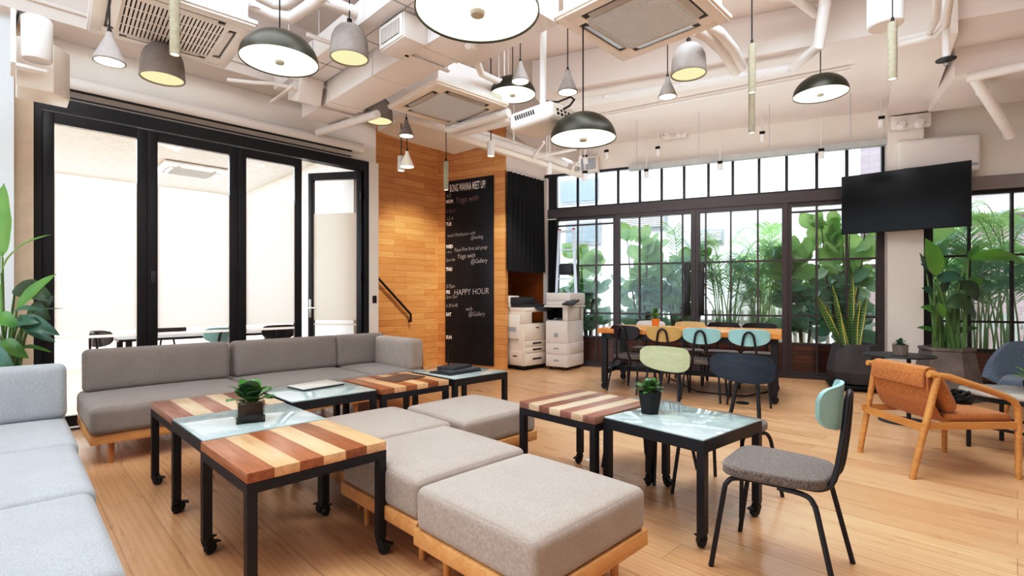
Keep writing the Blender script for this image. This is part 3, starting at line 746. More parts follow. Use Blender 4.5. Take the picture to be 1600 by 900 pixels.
for (u, v, lab) in ((627, 255, 'white ribbed cylinder spotlight hanging beside the cream cone lamp'), (767, 232, 'white ribbed cylinder spotlight hanging above the blackboard')):
    p = atY(u, v, 6.6); r = thing('cylinder_spotlight', lab, 'spotlight', p, 0, 'white cylinder spotlights')
    MB().lathe([(0, .09), (.045, .09), (.047, .08), (.047, .0), (.05, -.005), (.047, -.01), (.047, -.1), (.04, -.1)], seg=20).build('housing', M['white'], r)
    MB().disc((0, 0, -.095), .042, 16).build('lamp_glow', M['glow3'], r)
    MB().tube([(0, 0, .09), (0, 0, ceil_z(p.x, p.y) - p.z - .002)], .007, 6).build('stem', M['dgrey'], r)
p = atz(858, 263, 3.16); spot('lit spotlight at the far end of the rail above the black curtain', p, 0, 10, True, 1.1, False)
p = atz(914, 275, 3.1); spot('unlit spotlight at the tip of the rail by the window corner', p, 0, 10, False, 1.1)

for (u, v0, v1, Y, lab) in ((1329, 78, 215, 6.6, 'thin suspension wire near the column, longest'), (1202, 156, 230, 7.0, 'thin suspension wire right of the lower tube lamp'), (995, 190, 262, 7.6, 'thin suspension wire between the big front dome and the emergency light'), (1092, 172, 245, 7.3, 'thin suspension wire right of the wall emergency light')):
    a = atY(u, v1, Y); zt_ = ceil_z(a.x, a.y) - .002
    tag(MB().tube([(0, 0, 0), (0, 0, zt_ - a.z)], .0035, 5).build('suspension_wire', M['slotg'], None, a), lab, 'wire', 'thin suspension wires')
# ================================================================== PENDANT LAMPS
def cord(r, z0, p, rad=.005, mat='dark'):
    top = ceil_z(p[0], p[1]) - p[2] - .002
    MB().tube([(0, 0, z0), (0, 0, top)], rad, 6).build('cord', M[mat], r)
    MB().lathe([(.035, top - .03), (.035, top)], seg=14, cap0=True, cap1=True).build('ceiling_rose', M[mat], r)
def dome(label, u, v, hw, Rr=.25):
    Y = Rr * F / hw; p = atY(u, v, Y)
    r = thing('dome_pendant_lamp', label, 'pendant lamp', p, 0, 'dark dome pendant lamps')
    prof = [(Rr, 0)] + [(Rr * math.cos(a) , Rr * .80 * math.sin(a)) for a in [PI / 2 * k / 12 for k in range(1, 12)]] + [(.012, Rr * .8)]
    inner = [(.012, Rr * .8 - .006)] + [(rr - .005, z - .004) for rr, z in reversed(prof[1:-1])] + [(Rr - .004, 0)]
    MB().lathe(prof + inner + [(Rr, 0)], seg=48).build('lamp_shade', M['bronze'], r)
    MB().lathe([(Rr - .006, .008), (Rr * .6, .003), (.0, .003)], seg=48).build('diffuser', M['glow'], r)
    MB().lathe([(0, -.014), (.026, -.012), (.03, -.004), (.03, .004)], seg=20).build('knob', M['ring'], r)
    cord(r, Rr * .8 - .01, p)
    return r
dome('dark dome pendant lamp with glowing underside, upper left, beside the first bell lamp', 437, 97, 57.5)
dome('largest glowing dome pendant lamp cut off by the top edge', 746, 20, 97)
dome('dark dome pendant lamp directly behind the projector', 801, 149, 36)
dome('dark dome pendant lamp right of and below the projector', 911, 218, 51)
dome('dark dome pendant lamp at the right, above the windows near the television', 1282, 148, 38.5)
def bell(label, u, v, hw, Rr=.15):
    Y = Rr * F / hw; p = atY(u, v, Y); hgt = .29
    r = thing('bell_pendant_lamp', label, 'pendant lamp', p, 0, 'grey concrete bell pendant lamps')
    prof = [(.152, 0), (.155, .006), (.153, .03), (.148, .12), (.138, .175), (.118, .22), (.085, .258), (.045, .28), (.02, .286), (.012, hgt)]
    inner = [(.012, hgt - .02), (.1, .21), (.13, .13), (.142, .03), (.146, 0)]
    MB().lathe(prof + inner + [(.152, 0)], seg=40).build('lamp_shade', M['concrete'], r)
    MB().lathe([(.1438, .012), (.0, .03)], seg=36).build('lamp_glow', M['glow2'], r)
    MB().lathe([(.012, hgt), (.02, hgt + .0), (.02, hgt + .035), (.008, hgt + .045)], seg=12).build('cord_grip', M['dark'], r)
    cord(r, hgt + .03, p)
    return r
bell('grey concrete bell lamp at the far left, beside the small cone lamp', 254, 124, 29.5)
bell('grey concrete bell lamp hanging in front of the big duct', 546, 92, 28.5)
bell('grey concrete bell lamp under the middle cassette, farthest left of it', 592, 190, 20.5)
bell('grey concrete bell lamp below the largest cassette, right of the projector', 1076, 117, 26)
def cone(label, u, v, hw, mat='concrete', Rr=.085):
    Y = Rr * F / hw; p = atY(u, v, Y); hgt = .19
    r = thing('cone_pendant_lamp', label, 'pendant lamp', p, 0, 'small cone pendant lamps')
    MB().lathe([(Rr, 0), (Rr + .002, .008), (Rr * .8, .055), (Rr * .55, .105), (Rr * .34, .145), (.022, .165), (.02, hgt), (.008, hgt), (.008, hgt - .03), (Rr * .5, .1), (Rr - .006, 0), (Rr, 0)], seg=32).build('lamp_shade', M[mat], r)
    MB().lathe([(Rr - .007, .006), (0, -.004)], seg=28).build('lamp_glow', M['glow3'], r)
    MB().lathe([(.016, hgt), (.008, hgt + .03)], seg=10).build('cord_grip', M['dark'], r)
    cord(r, hgt + .01, p); return r
cone('grey cone lamp farthest left, below the slatted air conditioner', 171, 98, 21)
cone('grey cone lamp above the cream cone lamp', 635, 213, 11.5)
cone('grey cone lamp right of the projector pole', 887, 145, 15.5)
cone('grey cone lamp left of the bell lamp under the largest cassette', 1043, 152, 14)
cone('cream cone lamp in front of the timber wall', 636, 261, 11, 'cream')
cone('grey cone lamp mostly hidden behind the middle dome lamp', 813, 128, 14)
def tubel(label, u, v, hw, Lh, Rr=.03):
    Y = Rr * F / hw; p = atY(u, v, Y)
    r = thing('tube_pendant_lamp', label, 'pendant lamp', p, 0, 'slim concrete tube pendant lamps')
    MB().lathe([(Rr - .006, .02), (Rr - .004, 0), (Rr, .0), (Rr, Lh), (.008, Lh)], seg=20).build('lamp_tube', M['concg'], r)
    MB().disc((0, 0, .006), Rr - .003, 16).build('lamp_glow', M['glow3'], r)
    MB().lathe([(.014, Lh), (.01, Lh + .04)], seg=10).build('cord_grip', M['dark'], r)
    cord(r, Lh + .01, p); return r
tubel('slim concrete tube lamp in front of the slatted brown air conditioner', 273, 86, 7, .5)
tubel('slim concrete tube lamp at the corner of the blackboard', 697, 297, 3.9, .34)
tubel('mossy concrete tube lamp right of centre, nearer and higher of two in line', 1175, 145, 5.4, .42)
tubel('mossy concrete tube lamp right of centre, lower and farther of two in line', 1174.5, 208, 4.6, .42)
tubel('mossy concrete tube lamp in front of the column beam', 1394.5, 124, 6.3, .42)
# ================================================================== BLACKBOARD with lettering
dirB = (B1 - B0).normalized(); nB = Vector((dirB.y, -dirB.x, 0))     # towards the room
def onwall(u):       # distance along the right timber wall of pixel column u
    r = (u - 800) / F
    return (r * B0.y - B0.x) / (dirB.x - r * dirB.y)
sb0, sb1 = onwall(697), onwall(772)
bl = B0 + dirB * sb0 + nB * .005
rzB = math.atan2(dirB.y, dirB.x)
n = NT('blackboard'); v = n.coord(); f = n.noise(v, 2.5, 4, .6)
M['board'] = n.done(n.bsdf(n.ramp(f, [(.3, lin('#17171c')), (.75, lin('#2b2c33'))]), .38, 0, None, .4))
board = thing('chalkboard', 'tall narrow blackboard with weekday list and chalk writing on the timber wall', 'blackboard', (bl.x, bl.y, .05), rzB)
BW = sb1 - sb0
MB().bb(0, BW, -.02, 0, 0, 3.25, .002).build('board_panel', M['board'], board)
M['letter'] = plain('white lettering', '#f2f0ee', .6); M['chalk'] = plain('white chalk', '#c9c8c8', .9); M['chalkp'] = plain('pink chalk', '#a07d80', .9)
def text(s, x, z, size, mat, parent, name='lettering', xs=1.0, fit=None, shear=0.0, rot=0.0, off=0.0, spacing=1.0, y=-.023, thick=.0):
    cu = bpy.data.curves.new('t', 'FONT'); cu.body = s; cu.size = size; cu.shear = shear; cu.offset = off; cu.space_character = spacing; cu.resolution_u = 3
    if thick: cu.extrude = thick
    to = bpy.data.objects.new('t', cu); COL.objects.link(to)
    dg = bpy.context.evaluated_depsgraph_get(); me = bpy.data.meshes.new_from_object(to.evaluated_get(dg))
    bpy.data.objects.remove(to); bpy.data.curves.remove(cu)
    if fit: xs = fit / max(v.co.x for v in me.vertices)
    me.transform(Matrix.Translation((x, y, z)) @ Matrix.Rotation(R(90), 4, 'X') @ Matrix.Rotation(rot, 4, 'Z') @ Matrix.Diagonal((xs, 1, 1, 1)))
    me.materials.clear(); me.materials.append(mat); me.name = name
    o = bpy.data.objects.new(name, me); COL.objects.link(o); o.parent = parent
    return o
def zb(v): return 3.30 - (v - 284) / (565.5 - 284) * 3.25 - .05     # height on the board's left edge
text('BONG WANNA MEET UP?', .10, zb(301), .185, M['letter'], board, fit=.76, off=.004)
for s, v in (('MON', 318), ('TUE', 353), ('WED', 388), ('THU', 423), ('FRI', 458.5), ('SAT', 493), ('SUN', 528.5)):
    text(s, .02, zb(v), .085, M['letter'], board, xs=.78, off=.004)
for s, x, v, sz, mt, sh in (('Yoga with', .23, 319.5, .15, 'chalkp', .2), ('6-8pm', .02, 333.5, .1, 'chalkp', .2), ('12-4', .03, 345.5, .1, 'chalk', .1), ('4/2', .03, 309.5, .1, 'chalk', .1),
        ('lunch Meditation with', .05, 371, .085, 'chalk', .2), ('@healing', .55, 376.5, .085, 'chalk', .2), ('5.30-6', .02, 396, .06, 'chalk', .2), ('Face-Fire first aid prep', .2, 394, .095, 'chalk', .25),
        ('2pm-2m', .02, 408.5, .075, 'chalk', .2), ('Yoga with', .26, 405, .12, 'chalk', .25), ('@Gallery', .55, 413, .11, 'chalk', .2), ('5/7pm', .02, 450, .095, 'chalk', .2),
        ('HAPPY HOUR', .19, 461, .15, 'chalk', .15), ('5pm-7pm', .02, 466, .08, 'chalk', .2), ('6.30-6.45', .02, 479.5, .085, 'chalk', .2), ('with', .45, 484.5, .1, 'chalk', .25), ('@Gallery', .5, 492.5, .11, 'chalk', .25), ('10-11', .02, 420.5, .06, 'chalk', .1)):
    text(s, x, zb(v), sz, M[mt], board, 'chalk_writing', xs=.8, shear=sh, rot=R(2), off=-.0008)

# handrail
h0 = AQ(4.0, 7.40, 1.83); h1 = AQ(4.90, 7.40, .96)
r = thing('handrail', 'dark metal stair handrail sloping down the timber wall', 'handrail', AQ(4.9, 7.46, .96))
b = Vector(AQ(4.9, 7.46, .96))
MB().tube([h0 - b, h1 - b, Vector(AQ(4.93, 7.40, .93)) - b, Vector(AQ(4.93, 7.40, .80)) - b], .02, 10).build('rail', M['frameb'], r)
MB().tube([Vector(AQ(4.93, 7.40, .81)) - b, Vector(AQ(4.93, 7.468, .81)) - b], .016, 10).build('bracket', M['frameb'], r)

# black curtain
def curtain(name, label, p0, p1, z0, z1, waves, amp, mat):
    p0 = Vector(p0); p1 = Vector(p1); d = (p1 - p0); L = d.length
    r = thing(name, label, 'curtain', (p0.x, p0.y, z0), math.atan2(d.y, d.x))
    m = MB(); m.grid(lambda a, b_: Vector((a * L, amp * math.sin(a * waves * 2 * PI + .6 * math.sin(b_ * 3 + a * 5)) * (.6 + .4 * (1 - b_)), b_ * (z1 - z0) + .012 * math.sin(a * waves * PI) * (1 - b_))), waves * 10, 10)
    m.build('curtain_cloth', mat, r, recalc=False)
    MB().tube([(0, 0, z1 - z0 + .012), (L, 0, z1 - z0 + .012)], .012, 8).build('curtain_rail', M['white'], r)
    return r
M['velvet'] = plain('black curtain cloth', '#17181d', .85, var=.15)
curtain('curtain', 'gathered black curtain hanging above the copiers', (-.075, 8.47, 0), (.585, 9.22, 0), 1.66, 3.34, 9, .035, M['velvet'])
curtain('curtain', 'narrow floor-length black curtain at the left end of the windows', (.66, 9.20, 0), (.80, 9.14, 0), .03, 2.62, 3, .025, M['velvet'])

# ================================================================== COPIERS
cp = Vector((.20, 8.41, 0)); rz1 = R(45)
r = thing('photocopier', 'white multifunction photocopier with dark document feeder, next to the timber wall', 'photocopier', cp, rz1)
# local x along its front, y to the back
W_, D_ = .58, .52
m = MB(); m.bb(0, W_, .0, D_, .07, .78, .012); m.bb(0, .20, .0, D_, .78, 1.0, .01); m.bb(0, W_, D_ - .16, D_, .78, 1.0, .01); m.bb(0, W_, .0, D_, .97, 1.05, .012); m.build('cabinet', M['cream'], r)
MB().bb(.2, W_ - .005, .1, .345, .775, .785).build('output_tray', M['dgrey'], r); MB().bb(.2, W_ - .01, .33, .339, .79, .96).build('output_slot', M['dark'], r)
for z0, z1, in ((.08, .28), (.29, .385), (.395, .49)):
    d = MB().bb(.02, W_ - .02, -.012, .0, z0, z1, .004).build('paper_drawer', M['cream'], r)
    MB().bb(.2, .42, -.016, -.011, (z0 + z1) / 2 - .012, (z0 + z1) / 2 + .016).build('drawer_handle', M['dgrey'], d)
d = MB().bb(.02, W_ - .02, -.012, 0, .5, .77, .004).build('front_door', M['cream'], r); MB().bb(.28, .36, -.016, -.011, .70, .715).build('door_grip', M['dgrey'], d)
d = MB().bb(-.012, 0, .05, .4, .1, .32, .004).build('side_panel', M['cream'], r); MB().bb(-.016, -.011, .15, .25, .22, .24).build('panel_grip', M['dgrey'], d)
MB().bb(-.03, .0, .1, .5, .52, .92, .006).build('bypass_unit', M['panelw'], r); MB().bb(-.034, -.029, .16, .44, .64, .72).build('slot', M['slotg'], r)
MB().bb(.02, W_, .03, D_, 1.05, 1.10, .01).build('scanner_lid', M['dgrey'], r)
m = MB(); m.box((.18, .29, 1.16), (.34, .42, .13), bevel=.02); m.build('document_feeder', M['dgrey'], r)
m = MB(); m.box((.42, .3, 1.12), (.3, .36, .02), ry=R(-9)); m.build('feeder_tray', M['dgrey'], r)
m = MB(); m.box((.1, .42, 1.15), (.26, .18, .2), bevel=.015); m.build('feeder_cover', M['panelw'], r)
m = MB(); m.box((.42, -.06, 1.03), (.3, .17, .03), rx=R(18), bevel=.006); m.build('control_panel', M['dgrey'], r)
for x in (.06, W_ - .06):
    for y in (.06, D_ - .06): MB().lathe([(.03, 0), (.03, .07)], (x, y, 0), 14, True, True).build('caster', M['rubber'], r)
MB().bb(.02, W_ - .02, .02, D_ - .02, .03, .075).build('plinth', M['dark'], r)

cp = Vector((.912, 8.375, 0)); q_ = Vector((.575, 8.62, 0)); dq = cp - q_
r = thing('photocopier', 'taller white photocopier with dark output bay, nearer the window', 'photocopier', (q_.x, q_.y, 0), math.atan2(-.56, .83))
W_, D_ = .42, .60
m = MB(); m.bb(0, W_, 0, D_, .05, .83, .015); m.bb(0, W_, .42, D_, .83, 1.06, .01); m.bb(W_ - .1, W_, 0, .5, .83, 1.06, .01); m.bb(-.03, W_ + .02, -.02, D_ + .04, 1.05, 1.09, .012); m.build('cabinet', M['panelw'], r)
MB().bb(.005, W_ - .1, .05, .42, .825, .835).build('output_tray', M['slotg'], r); MB().bb(.0, W_ - .1, .40, .419, .85, 1.05).build('output_slot', M['dark'], r)
MB().bb(-.004, .0, .05, .42, .86, 1.04).build('side_slot', M['dark'], r)
for z0, z1 in ((.06, .26), (.27, .45)):
    d = MB().bb(.01, W_ - .01, -.012, 0, z0, z1, .004).build('paper_drawer', M['panelw'], r); MB().bb(.16, .26, -.016, -.011, (z0 + z1) / 2 - .01, (z0 + z1) / 2 + .014).build('drawer_handle', M['slotg'], d)
    d = MB().bb(W_, W_ + .01, .02, D_ - .02, z0, z1, .004).build('side_panel', M['panelw'], r)
d = MB().bb(.01, W_ - .01, -.012, 0, .46, .82, .004).build('front_door', M['panelw'], r); MB().bb(.17, .24, -.016, -.011, .55, .62).build('badge', M['slotg'], d)
m = MB(); m.bb(-.03, W_ + .02, .05, D_ + .03, 1.09, 1.30, .025); m.build('scanner_unit', M['panelw'], r)
MB().bb(.0, W_ - .04, .046, .05, 1.17, 1.176).build('seam', M['slotg'], r)
m = MB(); m.box((W_ + .06, -.0, 1.14), (.2, .26, .03), rx=R(15), bevel=.008); m.build('control_panel', M['dgrey'], r)
for x in (.06, W_ - .06):
    for y in (.06, D_ - .06): MB().lathe([(.025, 0), (.025, .055)], (x, y, 0), 12, True, True).build('caster', M['rubber'], r)

# ladder
la = WP(tU(890), -.17)
r = thing('step_ladder', 'tall aluminium step ladder with red caps standing behind the copiers', 'ladder', la, WROT)
for sx in (-1, 1): MB().bar((sx * .24, -.03, 0), (sx * .13, -.02, 2.42), .05, .025).build('front_rail', M['alu'], r)
for sx in (-1, 1): MB().bar((sx * .2, .05, 0), (sx * .14, .02, 2.3), .03, .02).build('rear_rail', M['alu'], r)
for i in range(8):
    z = .25 + i * .26; w = .24 - .11 * z / 2.42
    MB().bb(-w, w, -.05, .0, z - .012, z + .012).build('step', M['alu'], r)
MB().bb(-.15, .15, -.02, .03, 2.38, 2.42).build('top_bar', M['alu'], r)
M['redp'] = plain('red plastic', '#c43a4a', .4)
for sx in (-.13, .13): MB().box((sx, 0, 2.43), (.05, .05, .04), bevel=.01).build('end_cap', M['redp'], r)
MB().bb(-.11, .13, -.09, .02, 1.62, 1.82, .02).build('tool_tray', M['dgrey'], r)

# ================================================================== COFFEE TABLES
def caster(m, x, y, a):
    m.lathe([(.024, -.012), (.027, -.006), (.027, .006), (.024, .012)], seg=16, cap0=True, cap1=True)
TS = .63; TH = .545
wheel_cache = {}
def add_caster(leg, x, y, ang):
    m = MB(); w = MB(); w.lathe([(.008, -.014), (.026, -.013), (.029, -.006), (.029, .006), (.026, .013), (.008, .014)], seg=16, cap0=True, cap1=True)
    bmesh.ops.transform(w.bm, matrix=Matrix.Translation((x + .018 * math.cos(ang), y + .018 * math.sin(ang), .029)) @ Matrix.Rotation(ang, 4, 'Z') @ Matrix.Rotation(R(90), 4, 'X'), verts=w.bm.verts)
    m.add_bm(w.bm)
    m.lathe([(.018, .058), (.022, .062), (.022, .078), (.008, .08)], (x, y, 0), 12, True, True)
    c, s = math.cos(ang), math.sin(ang)
    for k in (-1, 1): m.bar((x + k * -s * .017, y + k * c * .017, .066), (x + .018 * c + k * -s * .017, y + .018 * s + k * c * .017, .022), .008, .03)
    m.bar((x + .02 * c, y + .02 * s, .055), (x + .062 * c, y + .062 * s, .046), .03, .008)
    m.build('caster', M['rubber'], leg)
GL = NT('aqua glass top'); v = GL.coord(); f = GL.noise(v, 5, 5, .65, .8)
M['glasstop'] = GL.done(GL.bsdf(GL.ramp(f, [(.3, lin('#9aabaa')), (.55, lin('#b2c2c0')), (.75, lin('#c8d2cf'))]), .035, 0, None, .8))
def coffee_table(label, s, q, rz, kind, mat=None, top_h=TH, angs=None, seed=0):
    p = s if isinstance(s, Vector) else AQ(s, q)
    r = thing('coffee_table', label, 'coffee table', (p.x, p.y, 0), rz, 'square coffee tables on casters'); hs = TS / 2
    rnd = random.Random(seed)
    if kind == 'wood':
        MB().bb(-hs, hs, -hs, hs, TH - .042, TH, .002).build('tabletop', mat, r); fz1 = TH - .043
    else:
        MB().bb(-hs + .004, hs - .004, -hs + .004, hs - .004, TH - .008, TH, .001).build('glass_top', M['glasstop'], r); fz1 = TH - .0085
    fh = .042 if kind == 'wood' else .058
    f = MB(); f.bb(-hs, hs, -hs, -hs + .04, fz1 - fh, fz1); f.bb(-hs, hs, hs - .04, hs, fz1 - fh, fz1); f.bb(-hs, -hs + .04, -hs + .04, hs - .04, fz1 - fh, fz1); f.bb(hs - .04, hs, -hs + .04, hs - .04, fz1 - fh, fz1)
    if kind != 'wood': f.bb(-hs + .04, hs - .04, -hs + .04, hs - .04, fz1 - .02, fz1 - .001)
    f.build('frame', M['black'], r)
    for sx in (-1, 1):
        for sy in (-1, 1):
            x, y = sx * (hs - .02), sy * (hs - .02)
            lg = MB().bb(x - .02, x + .02, y - .02, y + .02, .079, fz1 - fh + .001).build('leg', M['black'], r)
            add_caster(lg, x, y, rnd.uniform(-PI, PI))
    return r
A45 = R(45)
coffee_table('striped wooden coffee table nearest the camera', Vector((-1.055, 2.444, 0)), 0, R(46), 'wood', M['stripe_x'], seed=3)
coffee_table('glass coffee table directly behind the nearest striped table, holding the glass cube planter', Vector((-1.505, 2.90, 0)), 0, R(45.5), 'glass', seed=5)
coffee_table('striped wooden coffee table at the left end of the row, in front of the sofa', Vector((-1.945, 3.345, 0)), 0, A45, 'wood', M['stripe_x2'], seed=9)
coffee_table('glass coffee table with the white laptop, in front of the grey sofa', Vector((-1.46, 3.795, 0)), 0, A45, 'glass', seed=12)
coffee_table('striped wooden coffee table carrying the brown folder', Vector((-.975, 4.24, 0)), 0, A45, 'wood', M['stripe_x'], seed=15)
coffee_table('glass coffee table with the dark notebooks, at the end of the row by the blackboard', Vector((-.487, 4.725, 0)), 0, A45, 'glass', seed=18)
coffee_table('striped wooden coffee table right of the footstools', Vector((.495, 3.365, 0)), 0, R(43), 'wood', M['stripe_y2'], seed=22)
coffee_table('glass coffee table with the black hexagonal plant pot, beside the near teal chair', Vector((.976, 2.91, 0)), 0, R(40), 'glass', seed=27)

# ================================================================== SOFAS AND FOOTSTOOLS
def legm(x, y, z1=.17, r0=.022, r1=.016): return MB().lathe([(r1, 0), (r0, z1)], (x, y, 0), 14, True, True)
def base_frame(r, w, d, z0=.165, z1=.235, mat='oak', inset=.13):
    MB().bb(-w / 2, w / 2, -d / 2, d / 2, z0, z1, .006).build('base_frame', M[mat], r)
    for sx in (-1, 1):
        for sy in (-1, 1): legm(sx * (w / 2 - inset), sy * (d / 2 - inset * .7), z0 + .001).build('leg', M['oakz'], r)
def sofa(label, s0, s1, q0, q1, fab, back=True, arm=None, group=None, seatz=.435, backz=.775, name='sofa_module', cat='sofa'):
    s, q = (s0 + s1) / 2, (q0 + q1) / 2; w, d = s1 - s0, q1 - q0
    p = AQ(s, q); r = thing(name, label, cat, (p.x, p.y, 0), A45, group)
    base_frame(r, w - .01, d - .06)
    bd = .22
    MB().cushion((0, 0, .335), (w - .004, d - .004, .205), .045, .018, n=8).build('seat_cushion', M[fab], r)
    if back:
        MB().cushion((-.02 if arm else .015, d / 2 - bd / 2 + .0, .61), (w - (.006 if arm else .035), bd, .37), .05, .0, .02, n=8, rx=R(-5)).build('back_cushion', M[fab], r)
    if arm:
        MB().cushion((w / 2 - .095, -.10, .595), (.19, d - .24, .35), .05, 0, .0, n=8).build('arm_cushion', M['fab_mid'], r)
        MB().bb(w / 2, w / 2 + .02, -d / 2 + .04, d / 2, .17, .6, .005).build('arm_panel', M['oak'], r)
    return r
sofa('warm grey sofa section at the left end of the row before the glass partition', .42, 1.56, 4.68, 5.69, 'fab_dark')
sofa('warm grey sofa section in the middle of the row before the glass partition', 1.565, 2.67, 4.68, 5.69, 'fab_dark')
sofa('grey corner sofa section with an arm cushion, in front of the timber wall', 2.675, 3.31, 4.68, 5.69, 'fab_dark', arm=True)
sofa('pale blue-grey sofa section with a back cushion at the left edge', -.90, .29, 3.70, 4.68, 'fab_blue')
sofa('pale blue-grey bench seat between the back-cushioned section and the nearest bench', -.90, .275, 2.755, 3.695, 'fab_blue', back=False, name='sofa_bench')
sofa('pale blue-grey bench seat nearest the camera, bottom left corner', -.90, .26, 1.87, 2.75, 'fab_blue', back=False, name='sofa_bench')

def ottoman(label, s, q, size=.715, rz=A45, mat='fab_mid'):
    p = AQ(s, q); r = thing('footstool', label, 'footstool', (p.x, p.y, 0), rz, 'square grey footstools')
    h = size / 2
    f = MB(); f.bb(-h - .005, h + .005, -h - .005, h + .005, .165, .235, .006); f.build('base_frame', M['oak'], r)
    for sx in (-1, 1):
        for sy in (-1, 1): legm(sx * (h - .1), sy * (h - .1), .166).build('leg', M['oakz'], r)
    MB().cushion((0, 0, .325), (size, size, .185), .035, .018, n=8).build('seat_cushion', M[mat], r)
    return r
ottoman('square grey footstool nearest the camera', 1.615, 1.50)
ottoman('square grey footstool directly behind the nearest one, beside the striped table', 1.655, 2.258)
ottoman('square grey footstool at the back left, against the glass coffee tables', 1.725, 2.99)
ottoman('square grey footstool at the back right, beside the right striped table', 2.475, 2.915, .70)

# ================================================================== CHAIRS
M['teal'] = plain('pale teal lacquer', '#9cc6c8', .45, var=.03, spec=.3); M['olive'] = woodm('pale olive stained wood', '#c3c7a4', '#adb18a', 'x'); M['navy'] = woodm('black-blue stained wood', '#323a47', '#1d232d', 'x')
M['mustard'] = plain('mustard lacquer', '#c2a467', .45, var=.05); M['blackw'] = plain('black lacquer', '#242026', .4); M['creamw'] = plain('cream lacquer', '#e6c993', .45); M['whitew'] = plain('white lacquer', '#eceae6', .45)
def make_chair(label, back):
    r = thing('dining_chair', label, 'chair')
    # seat pad
    def outline(k):
        a = 2 * PI * k / 48; c, s = math.cos(a), math.sin(a); e = 2 / 4.2
        x = .215 * math.copysign(abs(c) ** e, c); y = .215 * math.copysign(abs(s) ** e, s); return (x * (1 - .10 * (y / .215)), y)
    m = MB(); m.prism([outline(k) for k in range(48)], .430, .476, .012, 3); m.build('seat', M['tweed'], r)
    def bk(u, v):
        U = u * 2 - 1; top = .092 - .012 * abs(U) ** 3 - .034 * abs(U) ** 12; bot = -.098 + .052 * abs(U) ** 2.6 + .02 * abs(U) ** 12 
        z = bot + (top - bot) * v; x = .215 * U; y = .245 - .055 * U * U + .10 * (z * .25 + .0)
        nn = Vector((.5 * U, -1, .1)).normalized(); return Vector((x, y, .775 + z)), nn
    MB().shell(bk, 20, 6, .016).build('backrest', back, r)
    def ins(pts, n=6):   # Catmull-Rom smoothing
        P = [Vector(p) for p in pts]; P = [P[0] * 2 - P[1]] + P + [P[-1] * 2 - P[-2]]; out = []
        for i in range(1, len(P) - 2):
            for k in range(n):
                t = k / n; a, b, c, d = P[i - 1:i + 3]
                out.append(.5 * ((2 * b) + (c - a) * t + (2 * a - 5 * b + 4 * c - d) * t * t + (3 * b - a - 3 * c + d) * t ** 3))
        return out + [P[-2]]
    for sx in (-1, 1):
        MB().tube([(sx * .225, -.235, 0), (sx * .202, -.182, .36)] + ins([(sx * .2, -.178, .385), (sx * .19, -.155, .412), (sx * .175, -.11, .42), (sx * .165, -.05, .42), (sx * .16, .1, .42)], 4), .0115, 10).build('leg', M['black'], r)
        MB().tube([(sx * .225, .265, 0), (sx * .192, .185, .35)] + ins([(sx * .188, .178, .372), (sx * .178, .155, .40), (sx * .168, .11, .408), (sx * .16, .03, .408)], 4), .0115, 10).build('leg', M['black'], r)
    arch = ins([(-.115, .02, .418), (-.112, .12, .418), (-.105, .19, .425), (-.095, .232, .47), (-.078, .255, .60), (-.062, .268, .72), (-.05, .273, .79), (-.028, .277, .825), (0, .278, .838)], 4)
    arch = arch + [Vector((-p.x, p.y, p.z)) for p in arch[-2::-1]]
    MB().tube(arch, .0125, 10).build('back_support', M['black'], r)
    MB().bb(-.17, .17, -.02, .02, .41, .43).build('seat_bracket', M['black'], r)
    return r
def facing(fx, fy): return math.atan2(fx, -fy)
ch0 = make_chair('teal-backed chair with grey tweed seat standing alone right of the glass coffee table', M['teal'])
ch0.location = (1.245, 2.36, 0); ch0.rotation_euler = (0, 0, facing(-.765, .644))
def chair(x, y, fx, fy, mat, label, group=None):
    c = dup(ch0, (x, y, 0), facing(fx, fy), label); recolor(c, 'backrest', mat)
    if group: c['group'] = group
    return c
chair(.985, 3.655, -.79, -.61, M['olive'], 'chair with a pale olive wooden back, behind the right coffee tables')
chair(1.335, 3.16, -.79, -.61, M['navy'], 'chair with a black-blue wooden back, behind the glass coffee table')
GA = 'chairs on the near side of the long table'; GB = 'chairs on the far side of the long table'
chair(1.60, 6.70, .72, .69, M['blackw'], 'black-backed chair at the near side of the long table, leftmost', GA)
chair(1.99, 6.485, .5, .87, M['mustard'], 'mustard-backed chair at the near side of the long table', GA)
chair(2.354, 6.185, .52, .85, M['teal'], 'teal-backed chair at the near side of the long table, beside the mustard one', GA)
chair(2.785, 5.93, .45, .89, M['teal'], 'teal-backed chair at the near side of the long table, at its right end', GA)
for (bx, by), mt, lab in (((2.083, 7.66), 'whitew', 'white-backed chair on the far side of the long table'), ((2.587, 7.39), 'creamw', 'cream-backed chair on the far side of the long table'),
        ((2.99, 7.17), 'blackw', 'black-backed chair on the far side of the long table, beside the cream one'), ((3.40, 6.95), 'blackw', 'black-backed chair on the far side of the long table, rightmost')):
    chair(bx - .475 * .1, by - .88 * .1, -.475, -.88, M[mt], lab, GB)

